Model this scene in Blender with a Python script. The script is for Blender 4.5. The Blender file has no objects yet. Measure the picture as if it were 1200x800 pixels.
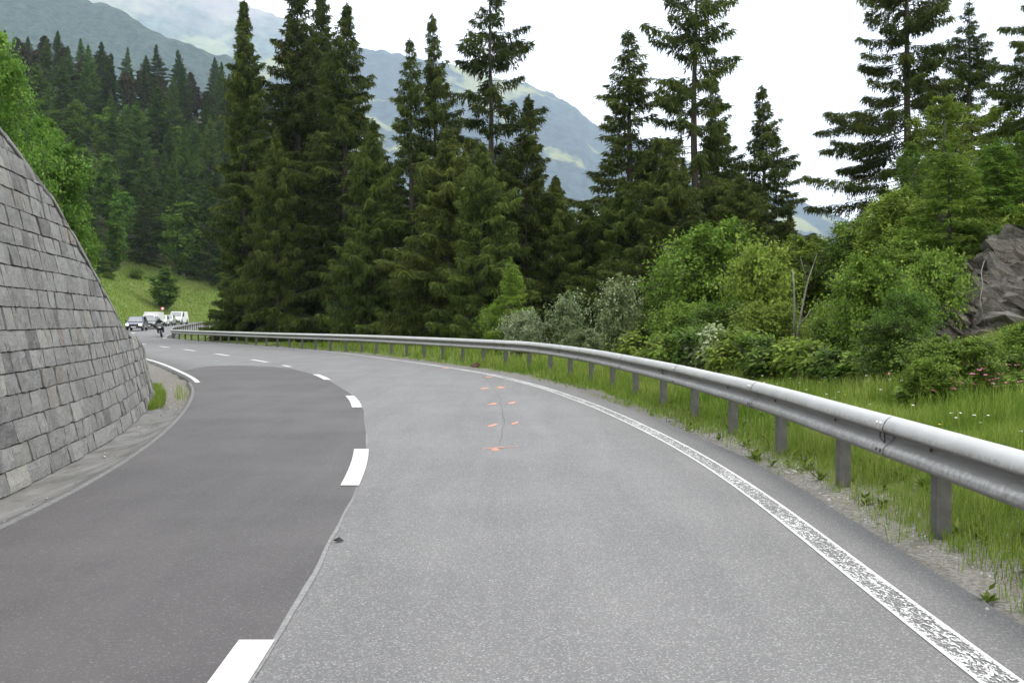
import bpy, bmesh, math, random
import numpy as np
from mathutils import Vector, Matrix

C = bpy.context.scene
COL = C.collection
random.seed(7)
RNG = np.random.default_rng(7)
R = math.radians

# ------------------------------------------------------------------ camera, sky, sun, exposure
EYE = 1.55
F = 1150.0
cam_d = bpy.data.cameras.new('camera')
cam_d.sensor_width = 36.0
cam_d.lens = 34.5
cam_d.clip_start = 0.05
cam_d.clip_end = 20000.0
cam = bpy.data.objects.new('camera', cam_d)
COL.objects.link(cam)
cam.location = (0, 0, EYE)
cam.rotation_euler = (R(90 - 1.2454), 0, 0)
C.camera = cam

SUN_EL, SUN_AZ = R(56), R(62)            # azimuth clockwise from +Y (straight ahead)
world = bpy.data.worlds.new('World')
C.world = world
world.use_nodes = True
wn = world.node_tree.nodes; wl = world.node_tree.links
for n in list(wn): wn.remove(n)
w_out = wn.new('ShaderNodeOutputWorld')
w_bg = wn.new('ShaderNodeBackground')
w_sky = wn.new('ShaderNodeTexSky')
w_sky.sky_type = 'NISHITA'
w_sky.sun_disc = False
w_sky.sun_elevation = SUN_EL
w_sky.sun_rotation = SUN_AZ
w_tc = wn.new('ShaderNodeTexCoord')
w_map = wn.new('ShaderNodeMapping'); w_map.inputs['Scale'].default_value = (1.0, 1.0, 2.6)
w_noise = wn.new('ShaderNodeTexNoise')
w_noise.inputs['Scale'].default_value = 2.2; w_noise.inputs['Detail'].default_value = 5.0
w_ramp = wn.new('ShaderNodeMapRange')
w_ramp.inputs['From Min'].default_value = 0.3; w_ramp.inputs['From Max'].default_value = 0.7
w_ramp.inputs['To Min'].default_value = 0.88; w_ramp.inputs['To Max'].default_value = 1.0
w_mix = wn.new('ShaderNodeMixRGB')
w_mix.inputs['Color2'].default_value = (17.4, 17.3, 17.2, 1)      # bright thin overcast
w_bg.inputs['Strength'].default_value = 0.1
wl.new(w_tc.outputs['Generated'], w_map.inputs['Vector'])
wl.new(w_map.outputs['Vector'], w_noise.inputs['Vector'])
wl.new(w_noise.outputs['Fac'], w_ramp.inputs['Value'])
wl.new(w_ramp.outputs['Result'], w_mix.inputs['Fac'])
wl.new(w_sky.outputs['Color'], w_mix.inputs['Color1'])
wl.new(w_mix.outputs['Color'], w_bg.inputs['Color'])
wl.new(w_bg.outputs['Background'], w_out.inputs['Surface'])

sun_d = bpy.data.lights.new('sun', 'SUN')
sun_d.energy = 1.5
sun_d.angle = R(14)
sun_d.color = (1.0, 0.95, 0.87)
sun = bpy.data.objects.new('sun', sun_d)
COL.objects.link(sun)
sd = Vector((math.sin(SUN_AZ) * math.cos(SUN_EL), math.cos(SUN_AZ) * math.cos(SUN_EL), math.sin(SUN_EL)))
sun.rotation_euler = sd.to_track_quat('Z', 'Y').to_euler()
sun.location = (20, 10, 60)

C.view_settings.view_transform = 'Standard'
C.view_settings.look = 'None'
C.view_settings.gamma = 1.0
C.view_settings.exposure = 0.5
C.render.engine = 'CYCLES'
C.cycles.max_bounces = 6
C.cycles.diffuse_bounces = 4
C.cycles.glossy_bounces = 2
C.cycles.transmission_bounces = 3
C.cycles.transparent_max_bounces = 8
C.cycles.volume_bounces = 1
C.cycles.use_denoising = True
C.cycles.use_adaptive_sampling = True
C.cycles.adaptive_threshold = 0.015

# ------------------------------------------------------------------ helpers: objects
def empty(name, loc=(0, 0, 0), rz=0.0, label=None, cat=None, group=None):
    o = bpy.data.objects.new(name, None)
    o.empty_display_size = 0.3
    COL.objects.link(o)
    o.location = loc
    o.rotation_euler = (0, 0, rz)
    tag(o, label, cat, group)
    return o

def tag(o, label=None, cat=None, group=None, kind=None):
    if label: o['label'] = label
    if cat: o['category'] = cat
    if group: o['group'] = group
    if kind: o['kind'] = kind
    return o

def link(name, me, parent=None):
    o = bpy.data.objects.new(name, me)
    COL.objects.link(o)
    if parent is not None: o.parent = parent
    return o

def np_mesh(name, v, quads=None, tris=None, mat=None, attrs=None, smooth=False, uv=None):
    """fast mesh from numpy arrays"""
    me = bpy.data.meshes.new(name)
    v = np.asarray(v, dtype=np.float32).reshape(-1, 3)
    nq = 0 if quads is None else len(quads)
    nt = 0 if tris is None else len(tris)
    me.vertices.add(len(v)); me.vertices.foreach_set('co', v.ravel())
    idx = []
    if nq: idx.append(np.asarray(quads, dtype=np.int32).ravel())
    if nt: idx.append(np.asarray(tris, dtype=np.int32).ravel())
    idx = np.concatenate(idx)
    me.loops.add(len(idx)); me.loops.foreach_set('vertex_index', idx)
    me.polygons.add(nq + nt)
    st = np.concatenate([np.arange(nq, dtype=np.int32) * 4, nq * 4 + np.arange(nt, dtype=np.int32) * 3])
    me.polygons.foreach_set('loop_start', st)
    if smooth:
        me.polygons.foreach_set('use_smooth', np.ones(nq + nt, dtype=bool))
    me.update(calc_edges=True)
    for k, a in (attrs or {}).items():
        at = me.attributes.new(k, 'FLOAT', 'POINT')
        at.data.foreach_set('value', np.asarray(a, dtype=np.float32))
    if uv is not None:
        ul = me.uv_layers.new(name='UVMap')
        ul.data.foreach_set('uv', np.asarray(uv, dtype=np.float32)[idx].ravel())
    if mat: me.materials.append(mat)
    return me

class MB:
    """collects simple shapes into one mesh"""
    def __init__(s): s.v = []; s.f = []
    def add(s, vs, fs):
        b = len(s.v); s.v += [tuple(p) for p in vs]; s.f += [tuple(i + b for i in f) for f in fs]; return s
    def box(s, c, d, M=None):
        x, y, z = d[0] / 2, d[1] / 2, d[2] / 2
        vs = [Vector((sx * x + c[0], sy * y + c[1], sz * z + c[2])) for sz in (-1, 1) for sx, sy in ((-1, -1), (1, -1), (1, 1), (-1, 1))]
        if M: vs = [M @ p for p in vs]
        return s.add(vs, [(3, 2, 1, 0), (4, 5, 6, 7), (0, 1, 5, 4), (1, 2, 6, 5), (2, 3, 7, 6), (3, 0, 4, 7)])
    def tube(s, pts, rad, n=6, cap=True):
        pts = [Vector(p) for p in pts]
        if not hasattr(rad, '__len__'): rad = [rad] * len(pts)
        rings = []
        for i, p in enumerate(pts):
            d = (pts[min(i + 1, len(pts) - 1)] - pts[max(i - 1, 0)]).normalized()
            a = d.cross(Vector((0.31, 0.17, 1.0))) if abs(d.z) < 0.95 else d.cross(Vector((0, 1, 0)))
            a.normalize(); b = d.cross(a)
            rings.append([p + (a * math.cos(2 * math.pi * k / n) + b * math.sin(2 * math.pi * k / n)) * rad[i] for k in range(n)])
        vs = [q for r in rings for q in r]; fs = []
        for i in range(len(pts) - 1):
            for k in range(n):
                fs.append((i * n + k, i * n + (k + 1) % n, (i + 1) * n + (k + 1) % n, (i + 1) * n + k))
        if cap:
            fs.append(tuple(range(n - 1, -1, -1))); m = (len(pts) - 1) * n
            fs.append(tuple(m + k for k in range(n)))
        return s.add(vs, fs)
    def lathe(s, prof, axis='x', c=(0, 0, 0), n=20):
        vs = []
        for (a, r) in prof:
            for k in range(n):
                t = 2 * math.pi * k / n
                p = (a, r * math.cos(t), r * math.sin(t)) if axis == 'x' else ((r * math.cos(t), a, r * math.sin(t)) if axis == 'y' else (r * math.cos(t), r * math.sin(t), a))
                vs.append((p[0] + c[0], p[1] + c[1], p[2] + c[2]))
        fs = [(i * n + k, i * n + (k + 1) % n, (i + 1) * n + (k + 1) % n, (i + 1) * n + k) for i in range(len(prof) - 1) for k in range(n)]
        fs.append(tuple(range(n - 1, -1, -1))); m = (len(prof) - 1) * n
        fs.append(tuple(m + k for k in range(n)))
        return s.add(vs, fs)
    def prism(s, poly, x0, x1):
        """(y,z) polygon pushed along x"""
        n = len(poly)
        vs = [(x0, y, z) for y, z in poly] + [(x1, y, z) for y, z in poly]
        fs = [tuple(range(n)), tuple(range(2 * n - 1, n - 1, -1))] + [(i, i + n, (i + 1) % n + n, (i + 1) % n) for i in range(n)]
        return s.add(vs, fs)
    def build(s, name, mat, parent=None, bevel=0, seg=2, smooth=False, recalc=True):
        me = bpy.data.meshes.new(name)
        me.from_pydata(s.v, [], s.f); me.update()
        if recalc:
            bm = bmesh.new(); bm.from_mesh(me); bmesh.ops.recalc_face_normals(bm, faces=bm.faces); bm.to_mesh(me); bm.free()
        if smooth:
            me.polygons.foreach_set('use_smooth', [True] * len(me.polygons))
        if mat: me.materials.append(mat)
        o = link(name, me, parent)
        if bevel:
            m = o.modifiers.new('bevel', 'BEVEL'); m.width = bevel; m.segments = seg; m.limit_method = 'ANGLE'; m.angle_limit = R(25)
        return o

# ------------------------------------------------------------------ helpers: materials
class NT:
    def __init__(s, name):
        s.m = bpy.data.materials.new(name); s.m.use_nodes = True
        s.t = s.m.node_tree; s.t.nodes.clear()
        s.out = s.t.nodes.new('ShaderNodeOutputMaterial')
    def n(s, typ, props=None, **ins):
        nd = s.t.nodes.new('ShaderNode' + typ)
        for k, v in (props or {}).items(): setattr(nd, k, v)
        for k, v in ins.items():
            k2 = int(k[1:]) if k[0] == '_' and k[1:].isdigit() else k.replace('_', ' ')
            s.set(nd.inputs[k2], v)
        return nd
    def set(s, inp, v):
        if isinstance(v, bpy.types.NodeSocket): s.t.links.new(v, inp)
        elif isinstance(v, bpy.types.Node): s.t.links.new(v.outputs[0], inp)
        elif isinstance(v, (tuple, list)) and len(v) == 3 and inp.type == 'RGBA': inp.default_value = (*v, 1)
        else: inp.default_value = v
    def coord(s, kind='Object'): return s.n('TexCoord').outputs[kind]
    def noise(s, vec, scale, detail=3.0, rough=0.55, dist=0.0):
        return s.n('TexNoise', None, Vector=vec, Scale=scale, Detail=detail, Roughness=rough, Distortion=dist).outputs['Fac']
    def rng(s, v, a, b, c=0.0, d=1.0):
        return s.n('MapRange', None, Value=v, From_Min=a, From_Max=b, To_Min=c, To_Max=d).outputs['Result']
    def math(s, op, a, b=0.0):
        nd = s.t.nodes.new('ShaderNodeMath'); nd.operation = op
        s.set(nd.inputs[0], a); s.set(nd.inputs[1], b); return nd.outputs[0]
    def mix(s, f, a, b, mode='MIX'):
        nd = s.t.nodes.new('ShaderNodeMixRGB'); nd.blend_type = mode
        s.set(nd.inputs['Fac'], f); s.set(nd.inputs['Color1'], a); s.set(nd.inputs['Color2'], b); return nd.outputs[0]
    def attr(s, name): return s.n('Attribute', {'attribute_name': name}).outputs['Fac']
    def bump(s, h, strength=0.4, dist=0.01):
        return s.n('Bump', None, Height=h, Strength=strength, Distance=dist).outputs['Normal']
    def bsdf(s, **ins): return s.n('BsdfPrincipled', None, **ins)
    def done(s, sh):
        s.set(s.out.inputs['Surface'], sh); return s.m

def simple(name, col, rough=0.5, metal=0.0, var=0.0, scale=20.0, coat=0.0):
    t = NT(name)
    c = col
    if var:
        nz = t.noise(t.coord(), scale, 4)
        c = t.mix(t.rng(nz, 0.3, 0.7), tuple(x * (1 - var) for x in col), tuple(min(1, x * (1 + var)) for x in col))
    b = t.bsdf(Base_Color=c, Roughness=rough, Metallic=metal)
    if coat: b.inputs['Coat Weight'].default_value = coat
    return t.done(b)

def asphalt_nodes(t, dark=False):
    co = t.coord()
    big = t.noise(co, 0.55, 4, 0.6)
    mid = t.noise(co, 3.5, 4, 0.6)
    # tracks and streaks run along the lane (y)
    mp = t.n('Mapping', None, Vector=co, Scale=(1.6, 0.16, 1.0))
    streak = t.noise(mp.outputs[0], 1.3, 4, 0.6, 0.6)
    fine = t.noise(co, 85.0, 4, 0.8)
    agg = t.n('TexVoronoi', None, Vector=co, Scale=115.0)
    if dark:
        c = t.mix(t.rng(big, 0.32, 0.7), (0.062, 0.057, 0.059), (0.096, 0.089, 0.089))
        c = t.mix(t.rng(streak, 0.42, 0.68, 0, 0.3), c, (0.115, 0.107, 0.105))
        c = t.mix(t.rng(fine, 0.58, 0.8, 0, 0.5), c, (0.15, 0.148, 0.145))
        c = t.mix(t.rng(agg.outputs['Color'], 0.72, 1.0, 0, 0.6), c, (0.24, 0.235, 0.23))
        c = t.mix(t.rng(mid, 0.55, 0.75, 0, 0.35), c, (0.1, 0.095, 0.092))
        c = t.mix(t.rng(fine, 0.36, 0.2, 0, 0.4), c, (0.03, 0.03, 0.031))
        rough, bs = 0.7, 0.25
    else:
        c = t.mix(t.rng(big, 0.3, 0.7), (0.142, 0.14, 0.141), (0.184, 0.181, 0.18))
        c = t.mix(t.rng(streak, 0.4, 0.7, 0, 0.6), c, (0.112, 0.111, 0.114))
        c = t.mix(t.rng(mid, 0.5, 0.8, 0, 0.3), c, (0.2, 0.197, 0.193))
        g = t.rng(agg.outputs['Color'], 0.6, 1.0, 0, 0.55)
        c = t.mix(g, c, (0.52, 0.52, 0.5))
        c = t.mix(t.rng(fine, 0.5, 0.32, 0, 0.7), c, (0.055, 0.056, 0.058))
        rough, bs = 0.75, 0.5
    h = t.math('ADD', t.math('MULTIPLY', fine, 0.6), t.math('MULTIPLY', agg.outputs['Distance'], 0.5))
    return c, rough, t.bump(h, bs, 0.006)

def m_asphalt(name, dark):
    t = NT(name); c, r, b = asphalt_nodes(t, dark)
    return t.done(t.bsdf(Base_Color=c, Roughness=r, Normal=b, Specular_IOR_Level=0.35))

def m_paint(name, col=(0.66, 0.66, 0.645), flaky=False, wear=0.1):
    t = NT(name)
    co = t.coord()
    n1 = t.noise(co, 9, 5, 0.65)
    c = t.mix(t.rng(n1, 0.35, 0.75), tuple(x * 0.9 for x in col), col)
    c = t.mix(t.rng(t.noise(co, 60, 3), 0.6, 0.85, 0, 0.3), c, tuple(x * 0.72 for x in col))
    b = t.bsdf(Base_Color=c, Roughness=0.6)
    if flaky:                                    # two firm borders, a broken agglomerate in between
        uv = t.coord('UV'); sp = t.n('SeparateXYZ', None, _0=uv)
        u = sp.outputs[0]
        edge = t.math('ABSOLUTE', t.math('SUBTRACT', u, 0.5))
        mp = t.n('Mapping', None, Vector=co, Rotation=(0, 0, 0.5), Scale=(1.0, 0.42, 1.0))
        nz = t.noise(mp.outputs[0], 46, 3, 0.6, 1.4)
        lo = t.rng(t.noise(co, 0.9, 3), 0.3, 0.7, -0.05, 0.05)
        nzz = t.math('ADD', nz, lo)
        body = t.rng(nzz, 0.525, 0.56)
        bor = t.rng(t.math('ADD', edge, t.rng(t.noise(co, 38, 4, .7), 0.3, 0.7, -0.1, 0.1)), 0.36, 0.40)
        inn = t.math('MAXIMUM', body, bor)
    else:
        inn = t.rng(t.noise(co, 34, 5, 0.7), 0.26 + wear * 0.5, 0.31 + wear * 0.5)
    tr = t.n('BsdfTransparent')
    ms = t.n('MixShader', None, _0=inn, _1=tr, _2=b)
    return t.done(ms)

def foliage(name, dark, mid, light, trans=0.3, rough=0.6, objvar=0.25):
    t = NT(name)
    a = t.attr('tint')
    oi = t.n('ObjectInfo').outputs['Random']
    c = t.mix(t.rng(a, 0.0, 0.55), dark, mid)
    c = t.mix(t.rng(a, 0.5, 1.0), c, light)
    hsv = t.n('HueSaturation', None, Color=c)
    t.set(hsv.inputs['Value'], t.rng(oi, 0, 1, 1 - objvar, 1 + objvar))
    t.set(hsv.inputs['Hue'], t.rng(t.math('FRACT', t.math('MULTIPLY', oi, 7.31)), 0, 1, 0.488, 0.512))
    c = hsv.outputs[0]
    b = t.bsdf(Base_Color=c, Roughness=rough, Specular_IOR_Level=0.08)
    tl = t.n('BsdfTranslucent', None, Color=c)
    return t.done(t.n('MixShader', None, _0=trans, _1=b, _2=tl))

def m_bark(name, a, b):
    t = NT(name); co = t.coord()
    mp = t.n('Mapping', None, Vector=co, Scale=(6, 6, 1.2))
    nz = t.noise(mp.outputs[0], 2.5, 5, 0.65)
    return t.done(t.bsdf(Base_Color=t.mix(t.rng(nz, 0.3, 0.7), a, b), Roughness=0.85, Normal=t.bump(nz, 0.6, 0.03)))

M = {}
M['asphalt_old'] = m_asphalt('asphalt_old', False)
M['asphalt_new'] = m_asphalt('asphalt_new', True)
M['paint'] = m_paint('road_paint', wear=0.02)
M['paint_worn'] = m_paint('road_paint_worn', (0.62, 0.62, 0.61), wear=0.24)
M['paint_edge'] = m_paint('road_paint_edge', flaky=True)
M['spray'] = m_paint('orange_spray', (0.78, 0.3, 0.19), wear=0.3)
M['spruce'] = foliage('spruce_needles', (0.022, 0.034, 0.009), (0.056, 0.08, 0.017), (0.14, 0.175, 0.036), 0.32)
M['spruce_bright'] = foliage('spruce_needles_young', (0.05, 0.1, 0.012), (0.1, 0.18, 0.022), (0.2, 0.28, 0.05), 0.35)
M['forest_spruce'] = foliage('forest_needles', (0.016, 0.034, 0.008), (0.046, 0.084, 0.016), (0.115, 0.175, 0.034), 0.25, objvar=0.45)
M['pine'] = foliage('pine_needles', (0.03, 0.03, 0.014), (0.055, 0.055, 0.024), (0.085, 0.08, 0.035), 0.15)
M['leaf_bright'] = foliage('leaves_bright', (0.06, 0.145, 0.022), (0.135, 0.28, 0.045), (0.28, 0.43, 0.1), 0.45)
M['leaf_forest'] = foliage('leaves_forest', (0.045, 0.095, 0.014), (0.095, 0.18, 0.025), (0.18, 0.29, 0.05), 0.4)
M['leaf_mid'] = foliage('leaves_mid', (0.06, 0.105, 0.014), (0.14, 0.225, 0.028), (0.31, 0.4, 0.08), 0.42)
M['leaf_dark'] = foliage('leaves_dark', (0.035, 0.07, 0.012), (0.085, 0.16, 0.024), (0.2, 0.3, 0.06), 0.38)
M['leaf_silver'] = foliage('leaves_silver', (0.07, 0.12, 0.03), (0.2, 0.27, 0.1), (0.6, 0.63, 0.45), 0.32)
M['grass'] = foliage('grass_blades', (0.085, 0.145, 0.018), (0.185, 0.275, 0.038), (0.38, 0.41, 0.12), 0.45, objvar=0.0)
M['grass_dry'] = foliage('grass_dry', (0.12, 0.105, 0.05), (0.2, 0.18, 0.09), (0.3, 0.27, 0.15), 0.3, objvar=0.0)
M['bark'] = m_bark('spruce_bark', (0.035, 0.028, 0.022), (0.1, 0.082, 0.068))
M['bark_grey'] = m_bark('grey_bark', (0.07, 0.062, 0.052), (0.2, 0.185, 0.16))
M['dead_wood'] = m_bark('dead_wood', (0.12, 0.11, 0.1), (0.27, 0.25, 0.225))
M['flower_white'] = simple('white_petals', (0.8, 0.8, 0.76), 0.7)
M['flower_pink'] = simple('pink_petals', (0.62, 0.16, 0.3), 0.7, var=0.3)
M['flower_yellow'] = simple('yellow_petals', (0.75, 0.55, 0.05), 0.7)

# ------------------------------------------------------------------ the run of the road (x as a function of y)
YY = np.arange(-40, 420, 0.25)
def run(pts, win=5.0):
    p = np.array(pts, float)
    x = np.interp(YY, p[:, 0], p[:, 1])
    k = int(win / 0.25); ker = np.hanning(k + 2)[1:-1]; ker /= ker.sum()
    for _ in range(2):
        xp = np.concatenate([2 * x[0] - x[k:0:-1], x, 2 * x[-1] - x[-2:-k - 2:-1]])
        x = np.convolve(xp, ker, 'same')[k:-k]
    return x
XR_ = run([(-40, 1.9), (0, 2.07), (5.1, 2.1), (8.2, 2.2), (11.7, 2.1), (16.7, 1.62), (22.3, .74), (27.8, -.6), (34, -2.9), (46, -7.95), (58, -15), (81, -28.8), (95, -33.5),
           (113, -37.8), (150, -45.6), (162, -45.3), (170, -41), (178, -28), (184, -8), (188, 40), (190, 300), (420, 9000)])
XC_ = run([(-40, -1.3), (0, -1.12), (4.46, -1.18), (10.5, -1.6), (18.7, -2.99), (26.6, -5.15), (32.7, -7.5), (37, -9.6), (43.7, -13), (50.2, -16.6), (56.2, -20), (63.7, -24.2),
           (81, -33.1), (95, -37.8), (113, -42.3), (150, -49.8), (164, -50), (173, -46), (182, -32), (188, -10), (192, 40), (194, 300), (420, 9000)])
XL_ = run([(-40, -3.8), (0, -3.6), (4, -3.65), (7.2, -3.75), (9.3, -4.0), (12, -4.47), (16.1, -5.44), (21, -6.84), (25.5, -8.5), (32.4, -11.6), (37.4, -14), (46, -18.8), (56, -24.8),
           (63.7, -29), (81, -38.2), (95, -43), (113, -46.3), (150, -53.5), (166, -54.5), (176, -51), (186, -36), (192, -14), (196, 40), (198, 300), (420, 9000)])
XW_ = run([(-40, -4.3), (4, -4.2), (6, -4.28), (8.57, -4.47), (10.4, -4.80), (12.7, -5.24), (15, -5.83), (17.5, -6.53), (19.4, -7.12), (22, -8.2), (420, -200)], 2.0)
def XR(y): return np.interp(y, YY, XR_)
def XC(y): return np.interp(y, YY, XC_)
def XL(y): return np.interp(y, YY, XL_)
def XW(y): return np.interp(y, YY, XW_)
def slope(f, y): return (f(y + 0.5) - f(y - 0.5))
def zroad(y): return np.interp(y, [-100, 78, 95, 113, 150, 200, 420], [0, 0, .08, .34, .86, 1.8, 6.0])
WALL_END = 19.3
def wall_top(y): return np.interp(y, [-40, 5, 8, 11, 12.6, 14, 16.6, 17.6, 19.3], [5.2, 5.0, 4.55, 3.72, 3.19, 2.46, 1.36, 1.3, 1.12])
def sstep(a, b, x):
    t = np.clip((x - a) / (b - a), 0, 1); return t * t * (3 - 2 * t)

def value_noise(x, y, seed):
    xi = np.floor(x).astype(np.int64); yi = np.floor(y).astype(np.int64)
    fx = x - xi; fy = y - yi
    fx = fx * fx * (3 - 2 * fx); fy = fy * fy * (3 - 2 * fy)
    def h(i, j):
        n = (i * 374761393 + j * 668265263 + seed * 1442695041) & 0x7fffffff
        n = ((n ^ (n >> 13)) * 1274126177) & 0x7fffffff
        return ((n ^ (n >> 16)) & 0xffff) / 65535.0
    return (h(xi, yi) * (1 - fx) + h(xi + 1, yi) * fx) * (1 - fy) + (h(xi, yi + 1) * (1 - fx) + h(xi + 1, yi + 1) * fx) * fy
def fbm(x, y, seed, octv=4, ridged=False):
    s = 0; a = 1.0; tot = 0
    for o in range(octv):
        n = value_noise(x * 2 ** o, y * 2 ** o, seed + o * 17)
        if ridged: n = 1 - abs(2 * n - 1)
        s = s + a * n; tot += a; a *= 0.5
    return s / tot

# sampled edge lines for true distances
_mk = (YY < 189)
PR = np.stack([XR_[_mk], YY[_mk]], 1)[::3]
_mk = (YY < 197)
PL = np.stack([XL_[_mk], YY[_mk]], 1)[::3]
def dist_to(P, x, y):
    out = np.empty(len(x))
    for i in range(0, len(x), 4000):
        dx = x[i:i + 4000, None] - P[None, :, 0]; dy = y[i:i + 4000, None] - P[None, :, 1]
        out[i:i + 4000] = np.sqrt((dx * dx + dy * dy).min(1))
    return out

def terrain(x, y):
    """height, distance right of the edge line, distance left of the road, bare-soil amount"""
    x = np.atleast_1d(np.asarray(x, float)); y = np.atleast_1d(np.asarray(y, float))
    dr = dist_to(PR, x, y); dl = dist_to(PL, x, y)
    right = x > XR(np.minimum(y, 419)); left = x < XL(np.minimum(y, 419))
    dr = np.where(right, dr, -dr); dl = np.where(left, dl, -dl)
    zr = zroad(np.clip(y, -100, 200))
    z = zr - 0.14
    # right of the road
    q = x - (2.7 + 0.1 * np.maximum(y - 15, 0))
    bank = 0.12 * np.clip(q, 0, 4.5) + 0.31 * np.clip(q - 4.5, 0, 42) + 0.1 * np.clip(q - 46, 0, 400)
    bank = bank * (1 - 0.75 * sstep(60, 130, y))
    bank = bank + (1.0 + 0.16 * np.clip(x - 9.5, 0, 12)) * sstep(8.7, 10.2, x) * sstep(20.4, 22.2, y) * (1 - sstep(30, 40, y))
    fall = -0.055 * np.clip(dr - 4, 0, 120) * sstep(36, 60, y) - 0.16 * np.clip(dr - 40, 0, 250) * sstep(80, 200, y + x)
    verge = 0.06 * sstep(0.8, 2.2, dr) * sstep(12, 26, y) + 0.05 * sstep(0.9, 2.0, dr)
    zR = zr - 0.022 + verge + bank + fall + (fbm(x * .7, y * .7, 3) - .5) * 0.16 * sstep(1.2, 3.0, dr) + (fbm(x * .12, y * .12, 5) - .5) * 1.2 * sstep(8, 22, dr)
    z = np.where(right & (dr > 0.42), zR, z)
    # left of the road, past the wall
    sl = 0.56 * np.clip(dl - 1.4, 0, 13) + 0.40 * np.clip(dl - 14.4, 0, 190) + 0.3 * np.clip(dl - 204, 0, 500)
    ang = x / np.maximum(y, 20.0)
    sl = sl * (0.05 + 0.95 * sstep(-0.10, -0.24, ang)) * np.where(y > 60, 1, 1)
    zl = zr - 0.03 + sl + (fbm(x * .25, y * .25, 9) - .5) * 0.9 * sstep(2, 8, dl)
    z = np.where(left & (dl > 0.1), zl, z)
    # behind the wall the hill starts at its top
    xw = XW(np.clip(y, -40, 100))
    back = xw - x
    nearw = (y < WALL_END - 0.4)
    zb = wall_top(np.clip(y, -40, 19)) - 0.12 + 0.5 * np.clip(back - 2.2, 0, 400) * 0.8 + (fbm(x * .5, y * .5, 4) - .5) * .3
    mixb = sstep(1.15, 1.75, back)
    zwall = -0.12 * (1 - mixb) + zb * mixb
    z = np.where(nearw & (back > -0.05), zwall, z)
    z = np.where(nearw & (back <= -0.05) & left, zr - 0.14, z)
    bare = np.where(right, 1 - sstep(0.75, 1.35, dr), 0.0)
    bl = (1 - sstep(1.3, 2.3, dl)) * (1 - sstep(30, 42, y)) + (1 - sstep(0.5, 1.1, dl)) * sstep(30, 42, y)
    bare = np.where(left, np.maximum(bare, bl), bare)
    bare = np.where((~left) & (~right), 1.0, bare)
    return z, dr, dl, bare
def tz(x, y): return float(terrain([x], [y])[0][0])

def axis(segs):
    out = [segs[0][0]]
    for a, b, st in segs:
        n = max(1, int(round((b - a) / st)))
        out += list(a + (b - a) * (np.arange(n) + 1) / n)
    return np.array(out)
gx = axis([(-10500, -1500, 1000), (-1500, -500, 125), (-500, -160, 20), (-160, -70, 4), (-70, -24, 1.2), (-24, -9, 0.8), (-9, 16, 0.45), (16, 40, 1.2), (40, 120, 6), (120, 500, 40), (500, 10500, 1000)])
gy = axis([(-300, -40, 40), (-40, -6, 2.5), (-6, 40, 0.55), (40, 90, 1.0), (90, 200, 1.4), (200, 420, 8), (420, 1000, 58), (1000, 11600, 800)])
GX, GY = np.meshgrid(gx, gy)
gz, gdr, gdl, gbare = terrain(GX.ravel(), GY.ravel())
far = sstep(300, 900, np.hypot(GX.ravel(), GY.ravel()))
gz = gz * (1 - far) + far * (-20.0)
nx, ny = len(gx), len(gy)
ii = np.arange(nx * ny).reshape(ny, nx)
gq = np.stack([ii[:-1, :-1], ii[:-1, 1:], ii[1:, 1:], ii[1:, :-1]], -1).reshape(-1, 4)

def m_ground():
    t = NT('ground_soil_grass'); co = t.coord()
    bare = t.attr('bare'); n1 = t.noise(co, 2.2, 5, 0.65); n2 = t.noise(co, 40, 4, 0.7); n3 = t.noise(co, 0.12, 4)
    nb = t.noise(co, 14, 4, 0.7)
    vor = t.n('TexVoronoi', None, Vector=co, Scale=38.0)
    gcol = t.mix(t.rng(n2, 0.25, 0.75), (0.06, 0.1, 0.016), (0.13, 0.19, 0.036))
    gcol = t.mix(t.rng(n1, 0.35, 0.75, 0, 0.6), gcol, (0.145, 0.165, 0.045))
    gcol = t.mix(t.rng(n3, 0.45, 0.7, 0, 0.45), gcol, (0.17, 0.16, 0.06))
    grav = t.mix(t.rng(n2, 0.3, 0.7), (0.1, 0.093, 0.081), (0.215, 0.202, 0.178))
    grav = t.mix(t.rng(vor.outputs['Color'], 0.3, 1.0, 0, 0.6), grav, (0.33, 0.325, 0.31))
    grav = t.mix(t.rng(n1, 0.45, 0.75, 0, 0.5), grav, (0.165, 0.14, 0.11))
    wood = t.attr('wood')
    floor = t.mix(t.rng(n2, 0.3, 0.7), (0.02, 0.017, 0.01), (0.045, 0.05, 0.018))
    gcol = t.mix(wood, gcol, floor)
    f = t.rng(t.math('ADD', bare, t.rng(nb, 0.2, 0.8, -0.35, 0.35)), 0.42, 0.6)
    c = t.mix(f, gcol, grav)
    h = t.math('ADD', t.math('MULTIPLY', n2, 0.5), t.math('MULTIPLY', vor.outputs['Distance'], 0.8))
    return t.done(t.bsdf(Base_Color=c, Roughness=0.95, Normal=t.bump(h, 0.6, 0.03), Specular_IOR_Level=0.15))
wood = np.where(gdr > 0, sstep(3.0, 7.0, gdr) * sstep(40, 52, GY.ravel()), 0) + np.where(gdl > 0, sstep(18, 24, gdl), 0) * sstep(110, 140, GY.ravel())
M['ground'] = m_ground()
me = np_mesh('ground', np.stack([GX.ravel(), GY.ravel(), gz], 1), quads=gq, mat=M['ground'], attrs={'bare': gbare, 'wood': np.clip(wood, 0, 1)}, smooth=True)
tag(link('ground', me), kind='structure')

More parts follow.
